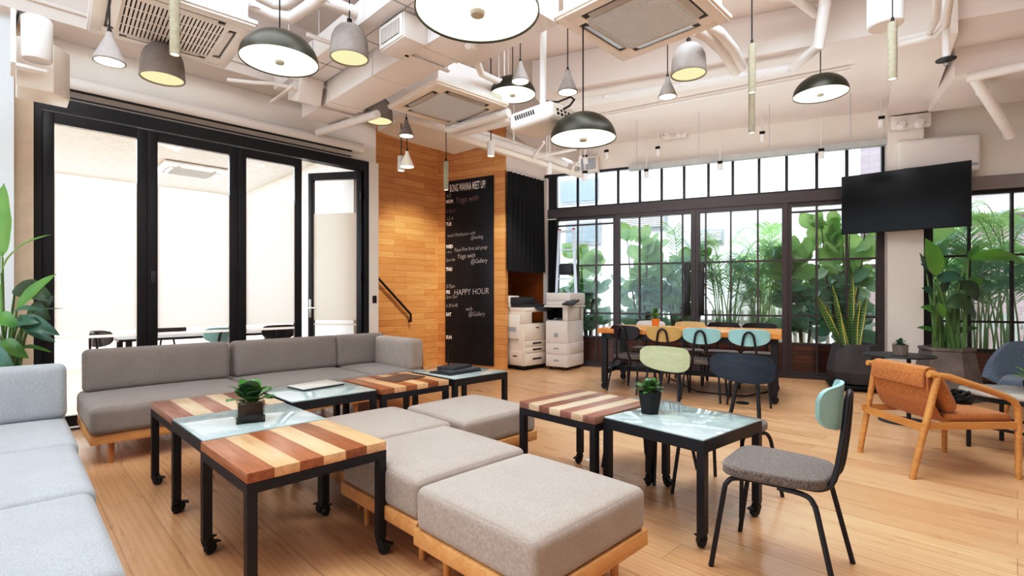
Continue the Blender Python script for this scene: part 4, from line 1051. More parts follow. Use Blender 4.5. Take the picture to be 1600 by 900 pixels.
# ================================================================== LONG TABLE
ld = Vector((.88, -.475, 0)); lp = Vector((.475, .88, 0))
LT = Vector((1.14, 6.75, 0)); lrz = math.atan2(ld.y, ld.x); LL = 2.17; LW = 1.05; lh = .815
r = thing('long_table', 'long honey-wood work table on a black wheeled frame in front of the windows', 'table', LT, lrz)
MB().bb(0, LL, 0, LW, lh - .062, lh, .004).build('tabletop', M['tablewood'], r)
f = MB(); f.bb(.04, LL - .04, .05, .10, lh - .13, lh - .063); f.bb(.04, LL - .04, LW - .1, LW - .05, lh - .13, lh - .063); f.bb(.04, .09, .1, LW - .1, lh - .13, lh - .063); f.bb(LL - .09, LL - .04, .1, LW - .1, lh - .13, lh - .063); f.build('frame', M['black'], r)
for x in (.04, LL - .11):
    for y in (.05, LW - .12):
        lg = MB().bb(x, x + .07, y, y + .07, .10, lh - .063).build('leg', M['black'], r)
        w = MB(); w.lathe([(.01, -.018), (.044, -.016), (.048, 0), (.044, .016), (.01, .018)], seg=18, cap0=True, cap1=True)
        bmesh.ops.transform(w.bm, matrix=Matrix.Translation((x + .035, y + .035, .048)) @ Matrix.Rotation(R(90), 4, 'X'), verts=w.bm.verts)
        w.bb(x + .01, x + .06, y + .005, y + .012, .03, .1); w.bb(x + .01, x + .06, y + .058, y + .065, .03, .1); w.build('caster', M['rubber'], lg)
MB().bb(.06, LL - .06, .5, .55, .2, .26).build('stretcher', M['black'], r)
for x in (.05, LL - .1): MB().bb(x, x + .05, .12, LW - .12, .2, .26).build('side_rail', M['black'], r)
def lt(x, y, z=lh): return LT + ld * x + lp * y + Vector((0, 0, z))
# cable on the floor below it
c0 = atz(1080, 608, .008); pts = [atz(u, v, .008) for u, v in ((1045, 590), (1090, 612), (1130, 616), (1165, 619), (1200, 612), (1216, 598))]
b = Vector(pts[0]); o = MB().tube([p - b for p in pts], .008, 6).build('power_cable', M['rubber'], None, b); tag(o, 'black power cable lying on the floor under the long table', 'cable')
p = atz(1160, 629, .008); o = MB().lathe([(.0, 0), (.075, 0), (.07, .01), (0, .012)], seg=20).build('floor_socket', M['dark'], None, (p.x, p.y, .0)); tag(o, 'small dark round floor socket cover under the long table', 'floor socket')
p = atz(925, 718, .002); o = MB().bb(-.05, .05, -.03, .03, 0, .002).build('paper_scrap', M['panelw'], None, (p.x, p.y, .0005), .4); tag(o, 'scrap of white paper on the floor under the right striped table', 'paper')

# ================================================================== ORANGE ARMCHAIR
ax, ay = 3.10, 3.745
r = thing('armchair', 'oak lounge chair with a rust-orange felt sling seat', 'armchair', (ax, ay, 0))     # faces +x
def L(x, y, z): return Vector((x - ax, y - ay, z))
hwid = .295
for s in (-1, 1):
    y = ay + s * hwid
    MB().tube([L(2.73 if s < 0 else 2.78, y, 0), L(2.905, y - s * .0, .70)], [.019, .023], 12).build('leg', M['oakh'], r)
    m = MB(); m.tube([L(2.84, y, .715), L(2.98, y, .695), L(3.25, y, .605), L(3.38, y, .555), L(3.425, y, .53), L(3.447, y, .49), L(3.455, y, .42), L(3.455, y, 0)], [.022, .024, .023, .022, .022, .022, .021, .018], 12)
    m.build('arm_and_front_leg', M['oakh'], r)
    MB().bar(L(2.80, y, .36), L(3.455, y, .365), .025, .045).build('side_rail', M['oakh'], r)
MB().tube([L(2.89, ay - hwid, .715), L(2.89, ay + hwid, .715)], .022, 12).build('top_rail', M['oakhy'], r)
MB().bar(L(2.82, ay - hwid, .345), L(2.82, ay + hwid, .345), .022, .05).build('rear_rail', M['oakhy'], r)
MB().bar(L(3.44, ay - hwid, .36), L(3.44, ay + hwid, .36), .025, .05).build('front_rail', M['oakhy'], r)
prof = [(2.895, .735), (2.872, .70), (2.875, .62), (2.90, .5), (2.945, .41), (3.0, .385), (3.15, .385), (3.35, .392), (3.44, .392)]
def sl(u, v):
    k = u * (len(prof) - 1); i = min(int(k), len(prof) - 2); t = k - i
    a, b = Vector((prof[i][0], 0, prof[i][1])), Vector((prof[i + 1][0], 0, prof[i + 1][1])); p = a.lerp(b, t); d = (b - a).normalized()
    w = (v * 2 - 1) * (hwid - .03); sag = -.012 * (1 - (v * 2 - 1) ** 2)
    nn = Vector((d.z, 0, -d.x)); nn = -nn if nn.z < 0 and u > .5 else nn
    return Vector((p.x - ax, w, p.z + (sag if u > .45 else 0))), Vector((-d.z, 0, d.x))
MB().shell(sl, 32, 8, .022).build('sling_seat', M['rust'], r)
fl = [(2.925, .665), (2.925, .735), (2.90, .752), (2.86, .74), (2.846, .70), (2.845, .655), (2.848, .615)]
def flp(u, v):
    k = u * (len(fl) - 1); i = min(int(k), len(fl) - 2); t = k - i; a, b = Vector((fl[i][0], 0, fl[i][1])), Vector((fl[i + 1][0], 0, fl[i + 1][1])); p = a.lerp(b, t); d = (b - a).normalized()
    return Vector((p.x - ax, (v * 2 - 1) * (hwid - .045), p.z)), Vector((-d.z, 0, d.x))
MB().shell(flp, 20, 4, .014).build('fold_over_flap', M['rust'], r)
r0 = r
pil = MB().cushion((0, 0, 0), (.30, .42, .09), .04, .03, n=6).build('pillow', M['rust'], None, (2.985, 3.69, .575)); pil.rotation_euler = (0, R(62), 0)
tag(pil, 'rust-orange felt pillow leaning against the back of the oak lounge chair', 'pillow')
MB().cushion((3.215 - ax, 0, .405), (.46, hwid * 2 - .05, .06), .028, .004).build('seat_pad', M['rust'], r0)
# black woven thing on the seat
r = thing('woven_basket', 'black woven basket lying on the orange armchair seat', 'basket', (3.39, 3.85, .437))
for i in range(4):
    rr = .075 + .012 * math.sin(i * 1.3); MB().tube([(rr * math.cos(a) + .006 * math.sin(5 * a + i), rr * math.sin(a), .014 + i * .021 + .008 * math.sin(7 * a + i * 2)) for a in [2 * PI * k / 40 for k in range(40)]], .012, 6, closed=True).build('braided_ring', M['rubber'], r)
MB().lathe([(0, .004), (.065, .006), (.07, .02)], seg=24).build('basket_base', M['rubber'], r)

# marble side table at the right edge
tc = Vector((4.09, 4.06, 0)); zt = .475
r = thing('side_table', 'round grey marble side table on a black square frame at the right edge', 'side table', tc)
n = NT('grey marble'); v = n.coord(); f = n.noise(v, 6, 6, .65, 1.2); M['marble'] = n.done(n.bsdf(n.ramp(f, [(.3, lin('#8f8a85')), (.6, lin('#b8b2ab')), (.75, lin('#cfc8c0'))]), .2))
MB().lathe([(0, zt - .022), (.375, zt - .022), (.38, zt - .015), (.38, zt - .004), (.374, zt), (0, zt)], seg=64).build('marble_top', M['marble'], r)
MB().lathe([(.35, zt - .06), (.365, zt - .06), (.365, zt - .023), (.35, zt - .023)], seg=48).build('apron_ring', M['black'], r)
th = R(-15); lgs = [Vector((.33 * math.cos(th + PI / 2 * k + PI * .95), .33 * math.sin(th + PI / 2 * k + PI * .95), 0)) for k in range(4)]
for a in lgs: MB().bar(a, a + Vector((0, 0, zt - .024)), .022, .022).build('leg', M['black'], r)
for i in range(4): MB().bar(lgs[i] + Vector((0, 0, .19)), lgs[(i + 1) % 4] + Vector((0, 0, .19)), .02, .02).build('stretcher', M['black'], r)
# plant on it
pc = Vector((4.13, 4.1, zt))
# slate shell armchair
gc = Vector((5.0, 4.78, 0))
r = thing('shell_armchair', 'slate-blue felt shell armchair cut off by the right edge', 'armchair', gc, R(-48))      # local front = -y
def shell_fn(u, v):
    a = (u * 2 - 1) * R(118); t = v
    wing = max(0, abs(a) - R(40)) / R(78)
    top = .80 - .03 * abs(math.sin(a)) - .34 * min(1, wing * 1.5) ** 1.2 + .05 * max(0, wing - .55)
    z = .40 + (top - .40) * t; flare = .30 + .06 * t + .05 * wing * t
    p = Vector((flare * math.sin(a), flare * .92 * math.cos(a) + .02 + .05 * t, z)); return p, Vector((math.sin(a), math.cos(a), -.2)).normalized()
MB().shell(shell_fn, 40, 10, .05).build('shell_back', M['slate'], r)
MB().cushion((0, -.03, .40), (.56, .56, .11), .05, .015).build('seat_cushion', M['slate'], r)
for sx in (-1, 1):
    for sy in (-1, 1): MB().tube([(sx * .26, sy * .26, 0), (sx * .2, sy * .2, .36)], [.014, .02], 12).build('leg', M['oakz'], r)
MB().bb(-.22, .22, -.22, .22, .33, .36, .01).build('base_frame', M['oak'], r)
# small black table behind the orange chair
bc = Vector((3.84, 5.02, 0)); zb_ = .665
r = thing('side_table', 'small thin black round side table behind the orange armchair', 'side table', bc)
MB().lathe([(0, zb_ - .014), (.295, zb_ - .014), (.30, zb_ - .007), (.296, zb_), (0, zb_)], seg=48).build('tabletop', M['black'], r)
MB().tube([(.1, 0, .01), (.1, 0, zb_ - .014)], .018, 12).build('stem', M['black'], r); MB().lathe([(0, .012), (.2, .012), (.21, .006), (.21, 0)], (.05, 0, 0), 36).build('base_plate', M['black'], r)

# ================================================================== THINGS ON THE TABLES
def slab(name, label, cat, p, rz, sx, sy, h, mat, bev=.003, group=None):
    o = MB().bb(-sx / 2, sx / 2, -sy / 2, sy / 2, 0, h, bev).build(name, mat, None, p, rz); return tag(o, label, cat, group)
M['silver'] = plain('silver laptop shell', '#d9d4cd', .3, .3, var=.02); M['paper'] = plain('white paper', '#e9e6e1', .8)
M['brownf'] = plain('brown card folder', '#66503f', .7); M['nbk'] = plain('charcoal notebook cover', '#3a3c40', .6); M['nbk2'] = plain('dark slate notebook cover', '#2a2e37', .6); M['nbk3'] = plain('grey folder', '#53575a', .6)
lp0 = atz(494, 604, TH)
r = thing('laptop', 'closed silver-white laptop lying on the glass coffee table', 'laptop', (lp0.x, lp0.y, TH), R(52))
MB().bb(-.17, .17, -.12, .12, .002, .012, .003).build('laptop_base', M['dgrey'], r); MB().bb(-.17, .17, -.12, .12, .0122, .02, .003).build('laptop_lid', M['silver'], r)
p = atz(626, 591, TH); slab('folder', 'closed brown folder lying on the striped coffee table', 'folder', (p.x, p.y, TH), R(55), .34, .25, .008, M['brownf'])
p = atz(712, 581, TH)
slab('notebook', 'wide charcoal folder at the bottom of the stack by the blackboard', 'notebook', (p.x, p.y, TH), R(50), .40, .28, .012, M['nbk2'], group='stack of notebooks on the glass coffee table')
slab('notebook', 'grey notebook in the middle of the stack by the blackboard', 'notebook', (p.x + .03, p.y + .01, TH + .0125), R(47), .34, .22, .022, M['nbk3'], group='stack of notebooks on the glass coffee table')
slab('notebook', 'charcoal notebook on top of the stack by the blackboard', 'notebook', (p.x - .01, p.y + .01, TH + .035), R(58), .28, .19, .024, M['nbk'], group='stack of notebooks on the glass coffee table')
p = atz(700.5, 579.5, TH)
r = thing('pen_stand', 'black pen standing in a small dark holder beside the notebooks', 'pen stand', (p.x, p.y, TH))
MB().lathe([(.028, 0), (.03, .004), (.03, .022), (.02, .03)], seg=16, cap0=True, cap1=True).build('holder', M['rubber'], r); MB().tube([(0, 0, .03), (0, 0, .08), (.002, 0, .2)], [.006, .009, .004], 8).build('pen', M['rubber'], r)
# chairs and table in the glass room
ip = AQ(1.9, 7.6)
r = thing('meeting_table', 'dark meeting table in the glass room, seen under the frosted film', 'table', (ip.x, ip.y, 0), R(45))
MB().bb(-1.0, .95, -.4, .4, .72, .75, .004).build('tabletop', M['frameb'], r)
for x in (-.9, .85):
    for y in (-.33, .33): MB().bb(x - .03, x + .03, y - .03, y + .03, 0, .72).build('leg', M['frameb'], r)
GI = 'chairs in the glass room'
for s, q, f, mt, lab in ((.93, 7.35, (.4, .9), 'blackw', 'dark-backed chair behind the glass, leftmost under the film'), (1.62, 8.3, (.7, -.7), 'blackw', 'dark-backed chair behind the second glass panel'),
        (1.90, 7.02, (-.6, .8), 'teal', 'teal-backed chair behind the second glass panel'), (2.55, 7.1, (-.7, .7), 'blackw', 'dark-backed chair behind the third glass panel')):
    p = AQ(s, q); chair(p.x, p.y, f[0], f[1], M[mt], lab, GI)
# ================================================================== PLANTS
M['leaf_b'] = leafm('bright green leaf', '#6fa544', '#4a8433', .35, .3)
M['leaf_m'] = leafm('mid green leaf', '#5d9145', '#3b6b36', .3, .2)
M['leaf_d'] = leafm('deep blue-green leaf', '#4a7660', '#2b4f44', .28, .15)
M['leaf_o'] = leafm('dark green leaf', '#3c5a34', '#243c26', .4, .1)  # darkest of the leaf greens
M['stem'] = plain('green stem', '#5f7d47', .5, var=.15); M['bark'] = plain('grey brown bark', '#6a5f52', .9, var=.2)
M['soil'] = plain('dark soil', '#2e2620', .95, var=.3)
def leaf(m, base, tip, width, n=(0, -1, .3), droop=.0, nu=10, fold=.25, peak=.42, curl=0.0):
    base = Vector(base); tip = Vector(tip); ax_ = tip - base; L_ = ax_.length; d = ax_.normalized()
    nn = Vector(n); nn = (nn - d * nn.dot(d)); nn = nn.normalized() if nn.length > 1e-4 else d.orthogonal().normalized()
    side = d.cross(nn).normalized()
    def fn(u, v):
        k = math.log(.5) / math.log(peak); w = width / 2 * max(0.0, math.sin(PI * min(1, max(0, u)) ** k)) ** .75
        s = v * 2 - 1; wav = .02 * math.sin(u * 17 + v * 9) * width
        p = base + ax_ * u + nn * (droop * math.sin(PI * u)) + side * (s * w) + nn * (abs(s) * w * fold + wav) + Vector((0, 0, -curl * u * u))
        return p
    m.grid(fn, nu, 4)
def px(u, v, Y): return atY(u, v, Y)

# big-leaved plant at the left edge
base = Vector((-3.90, 3.93, 0)); r = thing('bird_of_paradise_plant', 'large-leaved green plant at the left edge behind the pale blue-grey sofa', 'plant', base)
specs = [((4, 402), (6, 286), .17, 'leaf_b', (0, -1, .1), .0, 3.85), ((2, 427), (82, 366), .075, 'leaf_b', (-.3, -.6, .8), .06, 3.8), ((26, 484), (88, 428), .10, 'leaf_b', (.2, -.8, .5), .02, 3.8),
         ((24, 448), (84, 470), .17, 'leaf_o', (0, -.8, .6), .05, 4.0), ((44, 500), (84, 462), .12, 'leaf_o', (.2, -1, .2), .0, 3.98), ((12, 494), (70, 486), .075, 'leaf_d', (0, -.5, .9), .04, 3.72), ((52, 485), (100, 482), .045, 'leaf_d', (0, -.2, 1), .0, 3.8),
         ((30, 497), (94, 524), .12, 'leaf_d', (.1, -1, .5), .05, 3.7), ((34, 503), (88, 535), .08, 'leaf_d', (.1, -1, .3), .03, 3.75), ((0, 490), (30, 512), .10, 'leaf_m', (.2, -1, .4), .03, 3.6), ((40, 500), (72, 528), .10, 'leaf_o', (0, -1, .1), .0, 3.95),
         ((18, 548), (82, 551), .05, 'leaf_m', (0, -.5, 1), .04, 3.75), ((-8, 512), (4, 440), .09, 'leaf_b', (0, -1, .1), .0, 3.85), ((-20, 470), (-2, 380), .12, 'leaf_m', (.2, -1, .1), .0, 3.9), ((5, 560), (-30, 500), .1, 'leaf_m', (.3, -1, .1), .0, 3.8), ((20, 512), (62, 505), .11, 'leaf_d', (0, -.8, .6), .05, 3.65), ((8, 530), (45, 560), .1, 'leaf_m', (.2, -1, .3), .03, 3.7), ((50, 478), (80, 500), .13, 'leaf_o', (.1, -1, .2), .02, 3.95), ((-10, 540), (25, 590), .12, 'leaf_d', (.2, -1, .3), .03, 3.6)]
for (a, b, w, mt, nn, dr, Y) in specs:
    A, B = px(*a, Y), px(*b, Y); m = MB(); leaf(m, A - base, B - base, w, nn, dr)
    o = m.build('leaf', M[mt], r, recalc=False)
    foot = Vector((random.uniform(-.05, .05), random.uniform(-.05, .05), .42)); mid = foot.lerp(A - base, .55) + Vector((0, 0, .1))
    MB().tube([foot, mid, A - base], [.013, .010, .006], 6).build('stalk', M['stem'], r)
MB().lathe([(.15, 0), (.2, .42), (.18, .42), (.17, .38), (0, .38)], seg=28, cap0=True).build('plant_pot', M['concg'], r); MB().disc((0, 0, .385), .172, 20).build('soil', M['soil'], r)

# snake plant in its faceted dark planter by the window
pc_ = Vector((4.62, 6.80, 0))
r = thing('snake_plant_planter', 'dark faceted concrete planter with an upright snake plant, left of the column', 'potted plant', pc_, R(12))
MB().lathe([(.20, .075), (.27, .09), (.335, .24), (.33, .30), (.265, .605), (.24, .61), (.225, .56), (0, .55)], seg=9, cap0=True, rot=.3).build('planter', M['concd'], r, smooth=20)
MB().disc((0, 0, .553), .23, 12).build('soil', M['soil'], r)
MB().box((0, 0, .055), (.62, .62, .03), rz=-R(12) + WROT, bevel=.006).build('wheeled_tray', M['dark'], r)
for a in range(4): MB().lathe([(.02, 0), (.024, .02), (.02, .042)], (.25 * math.cos(a * PI / 2 + .4), .25 * math.sin(a * PI / 2 + .4), 0), 10, True, True).build('caster', M['rubber'], r)
n = NT('snake plant blade'); v = n.coord(); w = n.new('ShaderNodeTexWave', wave_type='BANDS', bands_direction='Z'); w.inputs['Scale'].default_value = 9; w.inputs['Distortion'].default_value = 6; w.inputs['Detail'].default_value = 2
n.ln(v, w.inputs['Vector']); M['snake'] = n.done(n.bsdf(n.ramp(w.outputs['Fac'], [(.3, lin('#3f5c37')), (.7, lin('#6f8f56'))]), .4)); M['snakey'] = plain('yellow leaf edge', '#c9c466', .45)
rot_ = Matrix.Rotation(-R(12), 3, 'Z')
for i, (bu, tu, tv, wd, dy) in enumerate(((1316, 1274, 459, .055, -.05), (1322, 1300, 446, .06, -.08), (1330, 1331, 428, .06, .02), (1338, 1353, 463, .06, -.05), (1335, 1342, 470, .07, -.1), (1318, 1310, 480, .06, -.12), (1326, 1325, 490, .055, .05), (1341, 1351, 490, .05, .06), (1312, 1290, 476, .05, .05), (1329, 1336, 450, .05, .1))):
    Y = pc_.y + dy; A = rot_ @ (px(bu, 541, Y) - pc_); B = rot_ @ (px(tu, tv, Y) - pc_)
    d = (B - A).normalized(); fwd = rot_ @ Vector((random.uniform(-.6, .6), -1, 0)); side = d.cross(fwd).normalized(); m = MB()
    def fn(u, v, A=A, B=B, side=side, wd=wd, fwd=fwd):
        s = v * 2 - 1; s = math.copysign(abs(s) ** .75, s); w_ = wd * (.55 + .6 * math.sin(PI * min(1, u * .9 + .12)) ** 1) * (1 if u < .75 else max(0.02, 1 - ((u - .75) / .25) ** 1.7))
        lat = (B - A); bend = side * 0; return A + lat * u + side * (s * w_ * .62) + fwd * (.02 * s * s - .03 * math.sin(PI * u)) 
    m.grid(fn, 14, 8)
    bm = m.bm; bm.faces.ensure_lookup_table()
    for k, f in enumerate(bm.faces): f.material_index = 1 if (k % 8) in (0, 7) else 0
    m.build('leaf_blade', [M['snake'], M['snakey']], r, recalc=False)

# bird of paradise in the tapered grey planter right of the column
pc2 = Vector((5.31, 6.18, 0))
r = thing('bird_of_paradise_plant', 'broad-leaved plant in a tapered grey planter right of the column', 'potted plant', pc2)
MB().lathe([(.36, .0), (.36, .04), (.35, .10), (.26, .585), (.275, .59), (.275, .625), (.24, .625), (.23, .57), (0, .56)], seg=6, cap0=True, rot=.35).build('planter', M['concl'], r, smooth=15)
MB().disc((0, 0, .563), .22, 12).build('soil', M['soil'], r)
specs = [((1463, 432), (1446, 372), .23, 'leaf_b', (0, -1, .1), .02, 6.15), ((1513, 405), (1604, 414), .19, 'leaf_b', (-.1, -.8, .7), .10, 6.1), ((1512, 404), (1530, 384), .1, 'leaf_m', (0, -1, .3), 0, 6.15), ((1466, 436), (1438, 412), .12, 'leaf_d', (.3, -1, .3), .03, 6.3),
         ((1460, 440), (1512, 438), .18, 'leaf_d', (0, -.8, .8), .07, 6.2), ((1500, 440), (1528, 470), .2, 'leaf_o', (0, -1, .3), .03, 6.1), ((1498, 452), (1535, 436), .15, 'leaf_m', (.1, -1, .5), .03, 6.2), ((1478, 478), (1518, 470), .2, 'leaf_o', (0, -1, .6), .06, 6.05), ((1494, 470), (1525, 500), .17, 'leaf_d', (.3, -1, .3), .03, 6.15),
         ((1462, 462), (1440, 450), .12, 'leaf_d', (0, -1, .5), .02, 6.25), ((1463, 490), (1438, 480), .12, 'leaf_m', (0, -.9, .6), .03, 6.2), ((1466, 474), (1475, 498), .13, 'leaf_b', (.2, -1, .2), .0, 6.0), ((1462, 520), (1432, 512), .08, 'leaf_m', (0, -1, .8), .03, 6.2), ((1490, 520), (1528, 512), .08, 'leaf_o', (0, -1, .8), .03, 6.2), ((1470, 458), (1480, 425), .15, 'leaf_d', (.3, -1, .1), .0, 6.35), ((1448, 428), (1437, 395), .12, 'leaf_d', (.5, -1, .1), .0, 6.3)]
for (a, b, w, mt, nn, dr, Y) in specs:
    A, B = px(*a, Y), px(*b, Y); m = MB(); leaf(m, A - pc2, B - pc2, w, nn, dr); m.build('leaf', M[mt], r, recalc=False)
    foot = Vector((random.uniform(-.13, .13), random.uniform(-.12, .12), .56)); mid = foot.lerp(A - pc2, .5) + Vector((0, 0, .08))
    MB().tube([foot, mid, A - pc2], [.024, .018, .009], 8).build('stalk', M['stem'], r)

# small plants
def rosette(root, c, n, ln, w, mat, up=(.3, 1.1), z0=0.0, seed=1):
    rnd = random.Random(seed)
    for i in range(n):
        a = 2 * PI * i * .382 + rnd.uniform(-.3, .3); el = rnd.uniform(*up); l = ln * rnd.uniform(.75, 1.1)
        d = Vector((math.cos(a) * math.cos(el), math.sin(a) * math.cos(el), math.sin(el)))
        A = Vector(c) + Vector((0, 0, z0)) + d * l * .25; B = Vector(c) + Vector((0, 0, z0)) + d * l * 1.1
        m = MB(); leaf(m, A, B, w * rnd.uniform(.85, 1.15), (0, 0, 1), l * .10, nu=7, fold=.15, peak=.55)
        o = m.build('leaf', M[mat] if rnd.random() < .7 else M['leaf_d'], root, recalc=False)
        MB().tube([Vector(c), A], .0035, 5).build('stalk', M['stem'], root)
p = atz(391, 657, TH)
r = thing('potted_plant', 'small leafy plant in a clear glass cube pot on the glass coffee table', 'potted plant', (p.x, p.y, TH), R(30)); r.scale = (1.22, 1.22, 1.15)
M['glasscube'] = glassm('glass cube pot', (.93, .95, .95, 1), 1.0)
MB().bb(-.05, .05, -.05, .05, .012, .085, .004).build('soil', M['dgrey'], r)
m = MB(); m.bb(-.058, .058, -.058, .058, 0, .011); 
for s in (-1, 1): m.bb(s * .058, s * .052, -.058, .058, .011, .1); m.bb(-.052, .052, s * .058, s * .052, .011, .1)
m.build('glass_pot', M['glasscube'], r)
M['jade'] = leafm('glossy jade leaf', '#4f8a3c', '#2f6130', .22, .1)
rosette(r, (0, 0, .085), 26, .115, .072, 'jade', (.15, 1.2), seed=4)
p = atz(1015, 645, TH)
r = thing('potted_plant', 'black hexagonal pot with a fine green succulent on the right glass coffee table', 'potted plant', (p.x, p.y, TH), R(20))
MB().lathe([(.054, 0), (.076, .13), (.069, .13), (.066, .118), (0, .118)], seg=6, cap0=True).build('plant_pot', M['rubber'], r, smooth=15); MB().disc((0, 0, .12), .065, 6).build('soil', M['soil'], r)
rosette(r, (0, 0, .118), 46, .095, .034, 'leaf_m', (.1, 1.3), seed=6)
p = lt(.62, .46); p = Vector((p.x, p.y, lh))
yy = 7.0; pp_ = atY(1016, 502, yy)
r = thing('potted_plant', 'orange terracotta pot with a small bushy plant on the long table', 'potted plant', Vector((1.14, 6.75, lh)) + ld * .68 + lp * .38, 0)
M['orangep'] = plain('orange glazed pot', '#d9822f', .35)
MB().lathe([(.035, 0), (.052, .11), (.056, .11), (.056, .125), (.047, .125), (.045, .11), (0, .11)], seg=24, cap0=True).build('plant_pot', M['orangep'], r); rosette(r, (0, 0, .11), 22, .10, .04, 'leaf_b', (.5, 1.5), z0=.02, seed=8); rosette(r, (0, 0, .17), 12, .08, .035, 'leaf_b', (.6, 1.5), z0=.03, seed=9)
r = thing('potted_plant', 'small succulent in a wood-grain cylinder pot on the thin black side table', 'potted plant', Vector((3.84, 5.0, zb_)))
MB().lathe([(.06, 0), (.066, .1), (.06, .1), (.058, .09), (0, .09)], seg=24, cap0=True).build('plant_pot', woodm('weathered pot', '#857a70', '#5f564f', 'z'), r); rosette(r, (0, 0, .09), 26, .07, .032, 'leaf_d', (.05, 1.2), seed=11)
r = thing('potted_plant', 'dark pot with spreading green leaves on the marble table, cut by the right edge', 'potted plant', Vector((4.10, 3.98, zt)))
MB().lathe([(.045, 0), (.06, .1), (.054, .1), (.05, .09), (0, .09)], seg=24, cap0=True).build('plant_pot', M['rubber'], r); rosette(r, (0, 0, .1), 16, .13, .05, 'leaf_b', (.15, .9), seed=13)

# ================================================================== TELEVISION
ta, tb = Vector((4.69, 7.2, 0)), Vector((5.72, 6.29, 0)); td = tb - ta; TL = td.length; trz = math.atan2(td.y, td.x)
r = thing('television', 'large black flat television on an arm in front of the white column', 'television', (ta.x, ta.y, 2.12), trz)
MB().bb(0, TL, 0, .045, 0, .82, .006).build('bezel', M['rubber'], r)
n = NT('dark tv screen'); M['screen'] = n.done(n.bsdf(lin('#050507'), .15, 0, None, .2))
MB().bb(.012, TL - .012, -.002, .0, .014, .808).build('screen', M['screen'], r)
MB().bb(.45, TL - .45, .045, .09, .2, .62, .004).build('rear_housing', M['rubber'], r)
q = WP(tU(1412), -.2, 2.55); mid = (ta + tb) / 2
loc = Matrix.Rotation(-trz, 3, 'Z') @ (Vector((q.x, q.y, 0)) - ta); loc.z = .43
MB().bar((TL / 2, .09, .43), loc, .05, .08).build('wall_arm', M['black'], r)

# ================================================================== STREET SIDE
o = MB().bb(-14, 26, .2, 24, -.12, -.07).build('floor_outside', plain('pale paving', '#c9c6c4', .9), None, WP(0, 0), WROT); o['kind'] = 'structure'
M['brick'] = tilem('red brown glazed bricks', 'xzy', .24, .065, '#8a4a38', '#6f382c', '#5a2f27', .35)
def planter(t0, t1, lab):
    o = MB().bb(0, t1 - t0, .22, .70, -.07, .47).build('planter_box', M['brick'], None, WP(t0, 0), WROT); tag(o, lab, 'planter', 'brick planter boxes outside')
    o = MB().bb(.02, t1 - t0 - .02, .24, .68, 0, .012).build('planter_soil', M['soil'], None, WP(t0, 0, .4705), WROT); tag(o, lab.replace('planter box', 'soil bed of the planter box'), 'soil')
planter(TW0 - .2, tU(1070), 'red-brown brick planter box outside the left windows')
planter(tU(1072), tU(1228), 'red-brown brick planter box outside the right glass door')
planter(tU(1229), tU(1395), 'red-brown brick planter box outside the window beside the column')
planter(tU(1400), 4.6, 'red-brown brick planter box outside the rightmost window')
M['fenc'] = plain('white fence paint', '#e9ebec', .7)
r = thing('picket_fence', 'white picket fence beyond the planters', 'fence', WP(-5, 1.6), WROT)
for x0 in range(0, 14):
    f = MB()
    for k in range(8):
        x = x0 + k * .125; f.bb(x, x + .055, 0, .03, -.07, .98); 
    f.bb(x0, x0 + 1.0, .03, .06, .2, .27); f.bb(x0, x0 + 1.0, .03, .06, .72, .79); f.build('fence_panel', M['fenc'], r)
M['tilew'] = tilem('pale glazed facade tiles', 'xzy', .30, .16, '#eff0f2', '#e6e8eb', '#cfd2d6'); M['tilep'] = tilem('mauve facade tiles', 'xzy', .30, .13, '#ab989c', '#a08d92', '#917f84'); M['tilec'] = plain('pale concrete band', '#e6e2e0', .8)
M['shop'] = plain('grey window glass far', '#93a3ad', .25); M['louv'] = plain('grey louvre', '#9aa0a5', .6)
def bwin(parent, x, z, w, h, kind='window'):
    a = MB().bb(x, x + w, -.06, .02, z, z + h).build('window', M['louv'], parent)
    if kind == 'louvre':
        m = MB()
        for i in range(6): m.bb(x + .05, x + w - .05, -.1, -.06, z + .06 + i * (h - .1) / 6, z + .06 + (i + .55) * (h - .1) / 6)
        m.build('slats', M['tilec'], a)
    else:
        m = MB(); m.bb(x + .06, x + w / 2 - .03, -.07, -.06, z + .06, z + h - .06); m.bb(x + w / 2 + .03, x + w - .06, -.07, -.06, z + .06, z + h - .06); m.build('pane', M['shop'], a)
b0 = WP(-6.5, 3.4); r = thing('building', 'white tiled building across the lane, filling the left and middle windows', 'building', b0, WROT)
MB().bb(0, 8.6, 0, 4, -.1, 8).build('facade', M['tilew'], r)
for (u, v, w, h, k) in ((912, 365, .9, .55, 'window'), (1007, 347, 1.05, .36, 'louvre'), (1105, 370, .7, .3, 'louvre'), (905, 300, 1.0, .6, 'window')):
    d = 3.4; r_ = (u - 800) / F; Wd = WD + d; t = (r_ * .9114 * Wd - .4115 * Wd) / (.9114 + .4115 * r_); w_ = WP(t, d); z = H + (HV - v) / F * w_.y
    bwin(r, t + 6.5 - w / 2, z - h / 2, w, h, k)
MB().bb(0, 8.6, -.14, 0, 3.3, 3.5).build('ledge', M['tilec'], r)
r = thing('building', 'mauve tiled building with a pale roof band, behind the right windows', 'building', WP(2.3, 3.9), WROT + R(-14))
MB().bb(0, 14, 0, 4, -.1, 8).build('facade', M['tilep'], r)
MB().bb(-.02, 14, -.25, 0, 2.75, 3.05).build('roof_band', M['tilec'], r); MB().bb(1.2, 1.28, -.12, -.02, .0, 8).build('drain_pipe', M['tilec'], r); MB().bb(-.02, 14, -.12, 0, 1.9, 2.0).build('ledge', M['tilec'], r)
MB().bb(2.9, 4.1, -.5, 0, 3.5, 4.0, .02).build('balcony', M['tilec'], r)

